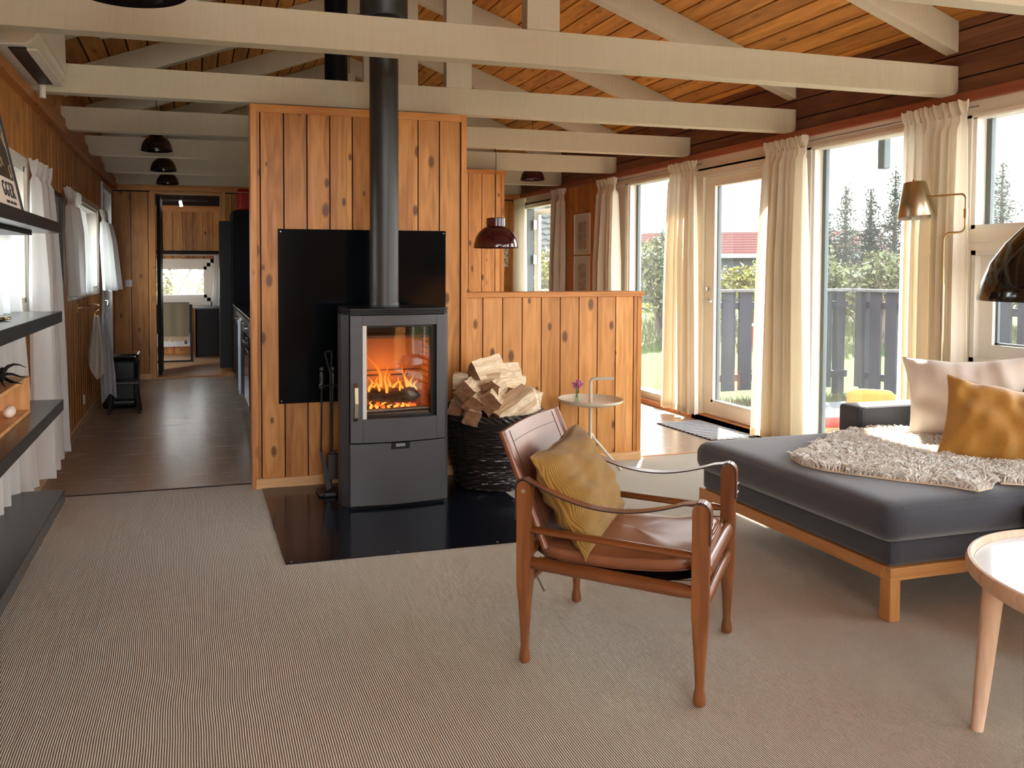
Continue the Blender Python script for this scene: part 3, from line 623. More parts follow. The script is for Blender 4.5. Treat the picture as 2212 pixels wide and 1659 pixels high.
# trusses
ORD = ['nearest the camera at the top edge of the picture', 'second from the camera, spanning above the chair', 'third from the camera, resting just above the stove partition', 'fourth from the camera, over the dining lamp', 'fifth from the camera, over the pine panel end', 'sixth from the camera, closest to the back wall']
for i in range(6):
    y = 3.58 + 1.265 * (i - 1)
    root = empty('roof_truss', (RX, y, TB), label='cream painted timber roof truss, ' + ORD[i], cat='roof truss', group='painted roof trusses across the room')
    y0, y1 = y, y + .085
    r = .03
    pts = [(XL, TT), (XL, TB)] + [(XR - .010 - r + r * sin(a), TB + r - r * cos(a)) for a in [k * pi / 12 for k in range(7)]] + [(XR - .010, TB + r), (XR - .010, TT)]
    if i != 1 or True: B().prism([(p[0], p[1]) for p in pts], y0, y1, 'Y').obj('tie_beam', 'beam_paint', root, bevel=.003)
    zc = lambda x: zroof(x) - .001
    for s in (1, -1):
        xe = XR - .010 if s > 0 else XL + .010
        xm = RX + s * .004
        lowx = xe - s * .02
        B().prism([(xe, zc(xe)), (xm, zc(xm)), (xm, zc(xm) - .175), (xe, zc(xe) - .175)], y0 + .003, y1 - .003, 'Y').obj('rafter', 'beam_paint', root, bevel=.003)
    B().box(RX - .105, RX + .065, y0 - .004, y1 - .020, TT, zc(RX) - .18).obj('king_post', 'beam_paint', root, bevel=.003)
S('wall_back', B().box(XL, XR, YB - .02, YB, 2.25, 2.26), 'trim_x')
# ================================================================== STOVE CORNER
hp = empty('hearth_plate', (1.04, 4.08, 0), label='black steel floor plate under the stove', cat='hearth plate')
B().box(.372, 1.713, 3.455, 4.700, -.002, .004).obj('plate', 'hearth_steel', hp)
for x, y in ((.40, 3.475), (.88, 3.475), (1.36, 3.475), (1.69, 3.475), (.39, 4.68), (1.69, 4.68), (1.69, 4.08), (.395, 4.08)): B().lathe([(.006, .004), (.004, .0055), (.0005, .006)], (x, y), 10).obj('screw', 'steel', hp)
bp = empty('heat_shield', (.987, PY, .493), label='glossy black wall panel behind the stove', cat='heat shield')
B().box(.475, 1.498, PY - .008, PY + .004, .493, 1.516).obj('panel', 'glass_black', bp, bevel=.001)
for x in (.49, 1.483):
    for z in (.508, 1.50): B().tube([(x, PY - .008, z), (x, PY - .011, z)], .004, 8).obj('screw', 'steel', bp)
sx = 1.058
st = empty('wood_stove', (sx, 4.36, .004), label='dark grey free-standing wood stove with a fire burning behind its glass door', cat='wood stove')
def yf(x, o=0.0): return 4.152 + .04 * (x - .79) - .026 * (1 - ((x - sx) / .268) ** 2) - o
def arc_panel(b, x0, x1, z0, z1, o, th, n=14):
    xs = [x0 + (x1 - x0) * i / n for i in range(n + 1)]
    b.prism([(x, yf(x, o)) for x in xs] + [(x, yf(x, o) + th) for x in reversed(xs)], z0, z1, 'Z')
SX0, SX1 = .79, 1.326
# body shell
b = B()
L_ = [(.800, 4.185), (.757, 4.225), (.752, 4.30), (.770, 4.40), (.81, 4.57)]; Rr = [(1.306, 4.57), (1.346, 4.40), (1.364, 4.30), (1.359, 4.235), (1.316, 4.20)]
def wall_poly(b, P, th, z0, z1, sgn):
    q = [(x + sgn * th, y) for x, y in reversed(P)]; b.prism(P + q, z0, z1, 'Z')
wall_poly(b, L_, .03, .004, 1.04, 1); wall_poly(b, Rr, .03, .004, 1.04, -1)
b.box(.81, 1.306, 4.55, 4.57, .004, 1.04)
b.prism([(.79, 4.19), (1.326, 4.20), (1.33, 4.40), (1.3, 4.56), (.82, 4.56), (.79, 4.40)], .004, .40, 'Z')
b.prism([(.79, 4.19), (1.326, 4.20), (1.33, 4.40), (1.3, 4.56), (.82, 4.56), (.79, 4.40)], 1.0, 1.04, 'Z')
b.obj('body', 'stove_grey', st, bevel=.003)
B().box(.792, .800, 4.16, 4.21, .01, 1.04).obj('side_gap', 'stove_black', st); B().box(1.316, 1.322, 4.18, 4.22, .01, 1.04).obj('side_gap', 'stove_black', st)
b = B(); base = [(x, yf(x, -.004)) for x in [SX0 + .003 + (SX1 - SX0 - .006) * i / 12 for i in range(13)]]
outl = base + [(1.359, 4.235), (1.364, 4.30), (1.346, 4.40), (1.306, 4.57), (.81, 4.57), (.770, 4.40), (.752, 4.30), (.757, 4.225)]
def ins(k): return [(sx + (x - sx) * k, 4.36 + (y - 4.36) * k) for x, y in outl]
b.prism(ins(1.0), 1.041, 1.048, 'Z').prism(ins(.975), 1.048, 1.052, 'Z').prism(ins(1.0), 1.052, 1.058, 'Z').prism(ins(.975), 1.058, 1.062, 'Z').prism(ins(1.005), 1.062, 1.072, 'Z')
b.obj('top_plate', 'stove_black', st, bevel=.001)
dr = B(); arc_panel(dr, SX0, SX1, .02, .352, 0, .035); dr = dr.obj('lower_door', 'stove_grey', st, bevel=.002)
b = B(); arc_panel(b, 1.010, 1.115, .318, .3535, .001, .01); b.obj('handle_recess', 'stove_black', dr)
b = B(); arc_panel(b, 1.036, 1.088, .332, .348, .004, .008); b.obj('pull_tab', 'steel', dr)
b = B(); wx0_, wx1_, wz0_, wz1_ = .858, 1.272, .484, .982
for x0, x1, z0, z1 in ((SX0 + .002, wx0_, .358, 1.036), (wx1_, SX1 - .002, .358, 1.036), (wx0_, wx1_, .358, wz0_), (wx0_, wx1_, wz1_, 1.036)): arc_panel(b, x0, x1, z0, z1, .002, .035)
dd = b.obj('door', 'stove_grey', st, bevel=.0015)
b = B().box(wx0_, wx0_ + .022, yf(wx0_) + .004, yf(wx0_) + .055, wz0_, wz1_); b.obj('inner_edge', 'light_metal', dd)
b = B().box(wx1_ - .028, wx1_, yf(wx1_) + .02, yf(wx1_) + .06, wz0_, wz1_); arc_panel(b, wx0_, wx1_, wz0_ - .004, wz0_ + .012, -.02, .03); arc_panel(b, wx0_, wx1_, wz1_ - .012, wz1_ + .004, -.02, .03); b.obj('seal', 'stove_black', dd)
b = B(); arc_panel(b, wx0_, wx1_, wz0_, wz1_, -.030, .004); b.obj('door_glass', 'stove_glass', dd, smooth=True)
b = B(); b.strap([(.818, yf(.818) - .004, .478), (.818, yf(.818) - .026, .500), (.818, yf(.818) - .034, .575), (.818, yf(.818) - .026, .655), (.818, yf(.818) - .004, .675)], (1, 0, 0), .021, .010); b.obj('door_handle', 'brushed_brass', dd, bevel=.003)
# fire chamber
b = B(); b.box(.84, 1.29, 4.22, 4.50, .40, .415)
b.box(.84, .855, 4.22, 4.50, .415, .90).box(1.275, 1.29, 4.22, 4.50, .415, .90).box(.84, 1.29, 4.485, 4.50, .415, .90).box(.84, 1.29, 4.30, 4.50, .90, .915)
for k in range(12):
    z = .47 + k * .034; b.box(1.268, 1.276, 4.23, 4.485, z, z + .026); b.box(.8555, .862, 4.23, 4.485, z, z + .026)
b.box(.855, 1.275, 4.475, 4.486, .43, .66); b.obj('firebrick_lining', 'firebrick', st)
b = B(); b.box(.93, 1.02, 4.468, 4.476, .672, .678).box(1.09, 1.2, 4.468, 4.476, .672, .678).box(.88, 1.25, 4.470, 4.476, .70, .704); b.obj('air_slot', 'stove_black', st)
b = B(); b.tube([(.87, 4.20, .515), (1.26, 4.215, .520)], .013, 10).box(.872, 1.262, 4.205, 4.215, .49, .507); b.obj('log_guard', 'steel', st)
def rlog(b, p0, p1, r, seed, n=14):
    p0, p1 = Vector(p0), Vector(p1); rnd = random.Random(seed); k = 9
    ph = [rnd.uniform(0, 6) for _ in range(3)]
    t = (p1 - p0).normalized(); u = t.cross(Vector((0, 0, 1))).normalized(); w_ = t.cross(u)
    b.grid(lambda a, v: p0 + (p1 - p0) * v + (u * cos(2 * pi * a) + w_ * sin(2 * pi * a)) * r * (1 + .16 * sin(3 * 2 * pi * a + ph[0] + v * 2) + .1 * sin(5 * 2 * pi * a + ph[1]) + .08 * sin(v * 9 + ph[2])) * (1 if .01 < v < .99 else .05), n, k, cu=True)
for i, (p0, p1, r) in enumerate((((.90, 4.33, .588), (1.22, 4.29, .575), .040), ((.93, 4.40, .50), (1.20, 4.38, .49), .036))):
    b = B(); rlog(b, p0, p1, r, i); thing('burning_log', b, 'bark', ['charred log lying on top in the stove fire', 'charred log glowing at the bottom of the stove fire'][i], 'log', 'logs in the stove fire', smooth=True)
b = B(); rnd = random.Random(3)
for k in range(42): b.sph((rnd.uniform(.90, 1.22), rnd.uniform(4.27, 4.42), rnd.uniform(.425, .445) + (.085 if k % 3 == 0 else 0)), (rnd.uniform(.01, .022), .012, .010), 8)
thing('ember_bed', b, 'ember', 'glowing orange embers beneath the logs in the stove', 'embers', kind='stuff')
rnd = random.Random(12)
fl = B()
def flame(b, x, y, z, h, r, lean, sd):
    pts = []; rs = []; n = 9
    for i in range(n):
        t = i / (n - 1); pts.append((x + lean * t * t * h + .018 * sin(t * 6 + sd) * t, y + .01 * sin(t * 5 + sd * 2), z + h * t))
        rs.append(max(.0006, r * (1 - t) ** .8 * (1 + .5 * sin(t * 3.1)) + .0005))
    b.tube(pts, rs, 8, sy=.5)
for x, h, r in ((.885, .10, .013), (.905, .07, .012), (.93, .085, .012), (.955, .06, .011), (.98, .09, .014), (1.005, .20, .017), (1.022, .15, .014), (1.045, .10, .015), (1.07, .075, .012), (1.095, .085, .012), (1.115, .065, .010), (1.14, .12, .011), (1.16, .14, .010), (1.185, .09, .010), (1.20, .06, .010), (.87, .16, .008)):
    flame(fl, x, 4.32 + rnd.uniform(-.03, .04), .60, h, r, rnd.uniform(-.35, .15), rnd.uniform(0, 6))
for k in range(7): flame(fl, .93 + k * .035, 4.28, .515, rnd.uniform(.02, .045), .008, rnd.uniform(-.2, .5), k)
flame(fl, .885, 4.31, .755, .06, .016, -.2, 1.0); flame(fl, .872, 4.31, .70, .06, .010, .3, 2.0)
thing('fire_flames', fl, 'flame', 'orange flames rising from the logs inside the stove', 'fire', smooth=True, kind='stuff')
pl = bpy.data.lights.new('fire_light', 'POINT'); po = bpy.data.objects.new('fire_light', pl); COL.objects.link(po); pl.energy = 2.2; pl.color = (1, .33, .07); pl.shadow_soft_size = .05; po.location = (1.04, 4.34, .70)
px, py = 1.022, 4.345
pp = empty('stove_pipe', (px, py, 1.07), label='tall matt black flue pipe rising from the stove to the roof', cat='flue pipe')
B().lathe([(.080, 1.072), (.080, 2.70)], (px, py), 48).obj('pipe', 'pipe_black', pp, smooth=True)
B().lathe([(.0815, 1.072), (.0835, 1.085), (.0815, 1.095)], (px, py), 48, caps=False).obj('pipe_collar', 'pipe_black', pp, smooth=True)
B().lathe([(.082, 2.645), (.128, 2.648), (.132, 2.655), (.132, zroof(px) - .002)], (px, py), 48).obj('insulated_sleeve', 'pipe_black', pp, smooth=True)
b = B().lathe([(.078, 2.0), (.078, zroof(.94) - .002)], (.94, 5.40), 36); thing('flue_pipe', b, 'kitchen_black', 'dark flue pipe going through the roof behind the partition', 'flue pipe', smooth=True)
# fire tools
fx, fy = .725, 4.50
ft = empty('fire_tool_stand', (fx, fy, .004), label='black iron stand for fire tools left of the stove', cat='fire tool stand')
B().box(fx - .06, fx + .07, fy - .07, fy + .07, .004, .022).box(fx - .035, fx + .04, fy - .09, fy - .07, .004, .03).obj('base', 'black_metal', ft, bevel=.008)
B().tube([(fx + .02, fy, .022), (fx + .02, fy, .70)], .006, 8).obj('pole', 'black_metal', ft)
B().tube([(fx - .045, fy, .625), (fx - .01, fy - .035, .625), (fx + .05, fy - .03, .625), (fx + .07, fy + .01, .625)], .005, 8).obj('hook_bar', 'black_metal', ft)
b = B().tube([(fx + .018, fy, .69), (fx - .010, fy, .80), (fx - .006, fy, .815), (fx + .022, fy, .815), (fx + .028, fy, .80), (fx + .022, fy, .69)], .005, 8); b.obj('carry_loop', 'black_metal', ft)
def tool(name, x, y, label, blade):
    t = empty(name, (x, y, .03), label=label, cat='fire tool')
    b = B().tube([(x, y, .63), (x - .006, y, .25)], .0055, 8).tube([(x, y, .625), (x, y, .61)], .016, 10); b.obj('rod', 'black_metal', t)
    B().lathe([(.001, .735), (.013, .728), (.014, .715), (.007, .706), (.011, .70), (.013, .66), (.010, .64), (.013, .632), (.001, .63)], (x, y), 14, caps=False).obj('handle', 'black_metal', t, smooth=True)
    blade(x, y, t)
tool('fire_shovel', .690, 4.47, 'black iron ash shovel with a long thin handle, hanging nearest the corridor', lambda x, y, t: B().prism([(x - .012, .26), (x + .004, .25), (x + .05, .05), (x + .022, .035), (x + .008, .12)], y - .025, y + .02, 'Y').obj('blade', 'black_metal', t))
tool('fire_brush', .755, 4.48, 'black hearth brush hanging between the shovel and the stove', lambda x, y, t: B().box(x - .035, x + .03, y - .02, y + .02, .09, .235).box(x - .02, x + .02, y - .012, y + .012, .235, .25).obj('bristles', 'leather_edge', t, bevel=.004))
# outlet on partition near basket
so = empty('wall_socket', (1.575, PY, .19), label='small grey socket low on the partition beside the log basket', cat='socket')
B().box(1.535, 1.605, PY - .006, PY + .008, .20, .31).obj('plate', 'light_metal', so, bevel=.002)
# basket
bx, by = 1.70, 4.455
bk = empty('log_basket', (bx, by, .004), label='large black wicker basket full of split firewood', cat='basket')
b = B(); rnd = random.Random(5); rows = 30
def rb(z): return .185 + (.300 - .185) * (z / .43) ** .8
for k in range(rows):
    z = .012 + k * .0142; r = rb(z); n = 108
    pts = [(bx + (r + .0065 * sin(18 * a + (k % 2) * pi)) * cos(a), by + (r + .0065 * sin(18 * a + (k % 2) * pi)) * sin(a), z + .002 * sin(5 * a + k)) for a in [2 * pi * j / n for j in range(n + 1)]]
    b.tube(pts, .0078, 5, caps=False)
b.obj('woven_side', 'wicker', bk, smooth=True)
b = B()
for k in range(3):
    pts = [(bx + (.302 + .013 * sin(14 * a + k * 2.09)) * cos(a), by + (.302 + .013 * sin(14 * a + k * 2.09)) * sin(a), .437 + .013 * cos(14 * a + k * 2.09)) for a in [2 * pi * j / 200 for j in range(201)]]
    b.tube(pts, .0105, 6, caps=False)
b.obj('braided_rim', 'wicker', bk, smooth=True)
b = B().lathe([(.005, .008), (.175, .008), (.178, .012), (.285, .42), (.283, .42), (.17, .016), (.005, .016)], (bx, by), 36); b.obj('liner', 'stove_black', bk, smooth=True)
# firewood
def firewood(c, d, roll, size, L, sides, label, seed):
    rnd = random.Random(seed); X = Vector(d).normalized(); Zu = Vector((0, 0, 1)); Yv = Zu.cross(X).normalized(); Zv = X.cross(Yv)
    rot = Matrix((X, Yv, Zv)).transposed().to_4x4() @ Matrix.Rotation(roll, 4, 'X')
    if sides == 3: P = [(-.55, -.42), (.55, -.40), (.06, .58)]
    elif sides == 5: P = [(-.5, -.35), (.35, -.5), (.62, .05), (.15, .5), (-.4, .42)]
    else: P = [(-.5, -.42), (.52, -.48), (.46, .45), (-.44, .5)]
    P = [(p[0] * size * rnd.uniform(.9, 1.1), p[1] * size * rnd.uniform(.9, 1.1)) for p in P]
    ring = []
    for i in range(len(P)):
        a, c_ = P[i], P[(i + 1) % len(P)]
        for k in range(4):
            t = k / 4; j = rnd.uniform(-.035, .035) * size; ring.append((a[0] + (c_[0] - a[0]) * t + j, a[1] + (c_[1] - a[1]) * t + j))
    m = Matrix.Translation(c) @ rot; b = B(); n = len(ring); ks = 7
    vs = []
    for k in range(ks):
        x = -L / 2 + L * k / (ks - 1) + 0
        for i, p in enumerate(ring):
            w_ = .03 * size * sin(k * 1.9 + i * 1.3 + seed); vs.append(Vector((x + (rnd.uniform(-.004, .004) if k in (0, ks - 1) else 0), p[0] + w_, p[1] + w_ * .7)))
    fs = [(k * n + i, k * n + (i + 1) % n, (k + 1) * n + (i + 1) % n, (k + 1) * n + i) for k in range(ks - 1) for i in range(n)]
    b.cm = 0; nb = 4; 
    b.v = list(vs); b.f = fs[:]; b.mi = [(1 if (f[0] % n) < nb and sides != 3 else 0) for f in fs]
    b.f += [list(range(n - 1, -1, -1)), list(range((ks - 1) * n, ks * n))]; b.mi += [2, 2]
    me_o = B(); me_o.v = b.v; me_o.f = b.f; me_o.mi = b.mi
    o = me_o.obj('firewood_log', ['split_wood', 'bark', 'log_end'], None, label=label, cat='log', group='split firewood in the wicker basket')
    # keep local frame so grain follows the log
    base = o.location.copy(); o.data.transform(Matrix.Translation(base)); o.matrix_world = m; WM[o] = m
    return o
A1 = (.80, .60, .0)
F = [((1.665, 4.44, .700), (.85, .5, .10), 0.05, .105, .26, 3, 'pale split log with white face crowning the firewood pile'),
     ((1.775, 4.47, .655), (.95, .3, -.03), 2.2, .095, .25, 3, 'pale wedge log lying just below the top log on its right'),
     ((1.800, 4.50, .585), (.9, .4, 0), .1, .125, .24, 4, 'thick cream log with cracked face in the middle right of the pile'),
     ((1.600, 4.43, .625), (.9, -.4, 0), .15, .095, .27, 4, 'brown barked log lying crosswise under the top log'),
     ((1.535, 4.36, .590), (.55, .8, .05), .75, .105, .26, 4, 'dark square ended log at the upper left of the pile'),
     ((1.690, 4.37, .595), (.5, .85, 0), .4, .095, .26, 5, 'dark many sided log end in the centre of the pile'),
     ((1.560, 4.31, .520), (.5, .85, .05), .7, .10, .26, 4, 'dark log end low on the left, just above the basket rim'),
     ((1.640, 4.29, .535), (.45, .9, .05), .9, .11, .28, 4, 'dark diamond shaped log end left of the tan slanting log'),
     ((1.470, 4.40, .495), (.4, .9, 0), .2, .085, .25, 4, 'brown log end peeking out at the far left beside the stove'),
     ((1.745, 4.24, .500), (.75, .15, .42), .35, .125, .27, 4, 'tan log slanting up to the right over the basket front'),
     ((1.845, 4.33, .475), (.8, .5, .1), 2.3, .125, .24, 3, 'split log with dark jagged end at the lower right of the pile'),
     ((1.900, 4.47, .505), (.9, .4, -.15), .2, .12, .24, 4, 'white faced log at the right edge resting against the rim'),
     ((1.900, 4.44, .430), (.9, .4, -.1), .9, .10, .22, 4, 'pale log lowest on the right inside the basket rim'),
     ((1.520, 4.28, .455), (.3, .95, 0), .4, .09, .24, 4, 'shadowed log lowest on the left inside the basket'),
     ((1.690, 4.55, .50), (.2, .95, 0), .4, .12, .24, 4, 'split log hidden deep at the back of the firewood pile')]
for i, a in enumerate(F): firewood(*a, i)
# ================================================================== SIDE TABLE + VASE
tx, ty = 2.378, 4.50
t = empty('side_table', (tx, ty, 0), label='small round cream metal tray table with a bent handle', cat='side table')
b = B().lathe([(.001, .448), (.150, .448), (.186, .462), (.198, .476), (.200, .476), (.196, .462), (.180, .452), (.150, .442), (.001, .442)], (tx, ty), 56, caps=False); b.obj('tray', 'table_cream', t, smooth=True)
b = B().tube([(tx, ty, .245), (tx, ty, .575)] + [(tx + .026 * (1 - cos(a)), ty - .012 * (1 - cos(a)), .575 + .026 * sin(a)) for a in [k * pi / 12 for k in range(1, 7)]] + [(tx + .13, ty - .055, .603)], .0105, 12); b.obj('pole_handle', 'table_cream', t, smooth=True)
for a in (8, 128, 248): b = B().tube([(tx, ty, .262), (tx + .035 * cos(R(a)), ty + .035 * sin(R(a)), .215), (tx + .235 * cos(R(a)), ty + .235 * sin(R(a)), .006)], .0095, 10); b.obj('leg', 'table_cream', t, smooth=True)
vx, vy = 2.268, 4.47
v = empty('glass_vase', (vx, vy, .449), label='tiny clear glass bottle vase standing on the side table', cat='vase')
b = B().lathe([(.001, .450), (.024, .450), (.026, .455), (.026, .492), (.022, .504), (.010, .518), (.010, .530), (.013, .534)], (vx, vy), 28, caps=False); b.obj('bottle', 'vase_glass', v, smooth=True)
fw = empty('flower_posy', (vx, vy, .455), label='small bunch of purple flowers standing in the glass vase', cat='flowers')
rnd = random.Random(8); bs = B(); hd = []
for k in range(9):
    a = rnd.uniform(0, 6.28); rr = rnd.uniform(.006, .030); top = (vx + rr * cos(a) + .004, vy + rr * sin(a), .575 + rnd.uniform(-.02, .018)); hd.append(top)
    bs.tube([(vx + rnd.uniform(-.014, .014), vy + rnd.uniform(-.014, .014), .456), (vx + rnd.uniform(-.004, .004), vy + rnd.uniform(-.004, .004), .525), top], .0012, 5)
bs.obj('stems', 'stem_green', fw)
for top in hd:
    b = B()
    for q in range(14): b.sph((top[0] + rnd.gauss(0, .006), top[1] + rnd.gauss(0, .006), top[2] + rnd.gauss(0, .004)), .0042, 6)
    b.obj('flower_head', 'flower_purple', fw, smooth=True)
# ================================================================== SAFARI CHAIR
ch = empty('safari_chair', (1.413, 2.384, 0), R(-44.5), label='brown leather sling armchair on a dark wooden frame', cat='armchair')
m = WM[ch]; h = .272
def legprof(b, x, y, top):
    n = 20
    prof = [(0, .010, 1), (.008, .0175, 1), (.020, .0185, 1), (.035, .0165, 1), (.055, .0130, 1), (.09, .0145, 1), (.15, .0180, 1), (.21, .0225, .75), (.25, .0235, .25), (.27, .0235, 0), (top - .022, .0235, 0)]
    def f(u, v_):
        k = min(int(round(v_ * (len(prof) - 1))), len(prof) - 1); z, r, rd = prof[k]
        a = 2 * pi * u + .0001; c, s_ = cos(a), sin(a); q = max(abs(c), abs(s_)); sq = (c / q, s_ / q * .78)
        return (x + r * (c * rd + sq[0] * (1 - rd)), y + r * (s_ * rd + sq[1] * (1 - rd)), z)
    b.grid(f, 24, len(prof), cu=True)
    # rounded top cheek
    k = 10; pts = [(x + .0235 * cos(pi * i / k), top - .022 + .022 * sin(pi * i / k)) for i in range(k + 1)]
    b.prism(pts, y - .0183, y + .0183, 'Y')
lnames = []
for sx_, sy_ in ((-1, -1), (-1, 1), (1, -1), (1, 1)):
    b = B(m); legprof(b, sx_ * h, sy_ * h, .600); lg = b.obj('leg', 'chair_wood', ch, smooth=True)
    B(m).lathe([(.001, .0005), (.011, .0005), (.012, .004), (.001, .006)], (sx_ * h, sy_ * h), 16).obj('glide', 'house_white', lg)
for s_ in (-1, 1):
    b = B(m); b.tube([(-h + .015, s_ * h, .443), (-h + .04, s_ * h, .443), (h - .04, s_ * h, .443), (h - .015, s_ * h, .443)], [.014, .0185, .0185, .014], 14, sy=.62); b.obj('upper_side_rail', 'chair_wood_x', ch, smooth=True)
    b = B(m); b.tube([(-h + .01, s_ * h, .334), (-h + .06, s_ * h, .334), (h - .06, s_ * h, .334), (h - .01, s_ * h, .334)], [.017, .021, .021, .017], 16); b.obj('lower_side_rail', 'chair_wood_x', ch, smooth=True)
for x, z, r in ((h, .385, .022), (-h, .360, .019), (h, .288, .017), (-h, .270, .017)):
    b = B(m); b.tube([(x, -h + .01, z), (x, -h + .05, z), (x, h - .05, z), (x, h - .01, z)], [r * .8, r, r, r * .8], 16); b.obj('cross_rail', 'chair_wood_y', ch, smooth=True)
# arm straps
for s_ in (-1, 1):
    y = s_ * h
    pts = [(-h - .0265, y, .470), (-h - .0265, y, .575)] + [(-h - .026 * cos(a), y, .577 + .028 * sin(a)) for a in [k * pi / 10 for k in range(1, 8)]]
    x0 = pts[-1][0]
    for k in range(1, 17):
        t_ = k / 17; x = x0 + (h - .018 - x0) * t_; pts.append((x, y, .603 - .062 * sin(pi * min(1, t_ * 1.02)) ** .9 + (.0) * t_))
    pts += [(h + .026 * sin(a), y, .577 + .029 * cos(a)) for a in [k * pi / 10 for k in range(-2, 6)]] + [(h + .0265, y, .54), (h + .0265, y, .485)]
    st_ = B(m).strap(pts, (0, 1, 0), .040, .004).obj('arm_strap', 'leather', ch, smooth=True)
    B(m).strap([(p[0], p[1] - s_ * .0 - .0205, p[2]) for p in pts], (0, 1, 0), .0012, .0042).obj('dark_edge', 'leather_edge', st_)
    for z in (.505, .535):
        for q in (.008, -.008): B(m).sph((h + .030, y + q, z), (.003, .0048, .0048), 10).obj('rivet', 'chrome', ch, smooth=True)
    b = B(m).tube([(-h, y - .0205, .568), (-h, y + .0205, .568)], .0075, 12); b.obj('pivot_screw', 'chrome', ch, smooth=True)
# backrest
def bk_pt(u, v_, o=0.0):   # u across, v up
    z = .395 + .352 * v_; x = -.202 - .152 * v_ - .018 * sin(pi * u) * (1 - .3 * v_); y = (-.262 + .524 * u)
    return Vector((x - o, y, z + .004 * sin(pi * u)))
b = B(m)
b.grid(lambda u, v_: bk_pt(u, v_), 24, 14); b.grid(lambda u, v_: bk_pt(u, v_, .010), 24, 14)
for u in (0, 1): b.grid(lambda a, v_: bk_pt(u, v_, .010 * a), 2, 14)
for v_ in (0, 1): b.grid(lambda u, a: bk_pt(u, v_, .010 * a), 24, 2)
bkr = b.obj('backrest', 'leather', ch, smooth=True)
for s_ in (0, 1):
    b = B(m); b.tube([bk_pt(s_, 0, .005) + Vector((0, 0, -.01)), bk_pt(s_, .5, .005), bk_pt(s_, 1, .005)], [.012, .0135, .012], 12); b.obj('side_pole_sleeve', 'leather', bkr, smooth=True)
b = B(m)
for a, c in (((.10, .02), (.10, .98)), ((.90, .02), (.90, .98)), ((.10, .88), (.90, .88))):
    b.tube([bk_pt(a[0] + (c[0] - a[0]) * i / 12, a[1] + (c[1] - a[1]) * i / 12, -.0008) for i in range(13)], .0011, 5)
b.obj('seam', 'leather_edge', bkr)
# sling under the seat and cushion
b = B(m); b.grid(lambda u, v_: (-.262 + .530 * u, -.215 + .43 * v_, .365 - .055 * sin(pi * u) ** .7 * 1.0 + .012 * u), 24, 8); b.grid(lambda u, v_: (-.262 + .530 * u, -.215 + .43 * v_, .361 - .055 * sin(pi * u) ** .7 + .012 * u), 24, 8)
b.obj('seat_sling', 'leather_edge', ch, smooth=True)
b = B(m); b.tube([(h, -.215, .385), (h, .215, .385)], .0245, 18); b.obj('rail_sleeve', 'leather', ch, smooth=True)
def cush(u, v_):
    a, c = 2 * pi * u, pi * v_
    ex = .28
    sg = lambda t_, e: 0.0 if abs(t_) < 1e-9 else math.copysign(abs(t_) ** e, t_)
    X_ = sg(cos(a), ex) * sg(sin(c), .30); Y_ = sg(sin(a), ex) * sg(sin(c), .30); Z_ = sg(cos(c), .55)
    x = X_ * .262; y = Y_ * .238; z = Z_ * .034
    zz = .372 + .02 * (x / .26) - .022 * (1 - (x / .26) ** 2)
    wr = .006 * noise.noise(Vector((x * 9, y * 9, z * 5))) + .010 * (1 - X_ * X_) * (1 - Y_ * Y_) * (1 if Z_ > 0 else 0)
    return (x + .006 + wr, y * (1 + wr), zz + z + wr + .018)
b = B(m).grid(cush, 96, 25, cu=True); cu_ = b.obj('seat_cushion', 'leather_cushion', ch, smooth=True)
b = B(m); 
def edgept(t_, zo):
    a = 2 * pi * t_; sg = lambda q, e: math.copysign(abs(q) ** e, q); x = sg(cos(a), .28) * .264; y = sg(sin(a), .28) * .240
    return (x + .006, y, .390 + .02 * (x / .26) - .022 * (1 - (x / .26) ** 2) + zo)
for zo in (.020, -.016): b.tube([edgept(i / 80, zo) for i in range(81)], .0022, 6, caps=False)
b.obj('piping', 'leather', cu_, smooth=True)
b = B(m)
for k in range(6): b.tube([(.24, -.19 + k * .075, .340), (.05, -.17 + k * .07, .300)], .0014, 5)
b.tube([(-.245, -.20, .33), (-.262, -.20, .27), (-.23, -.205, .22)], .003, 5); b.obj('lacing', 'leather_edge', ch)
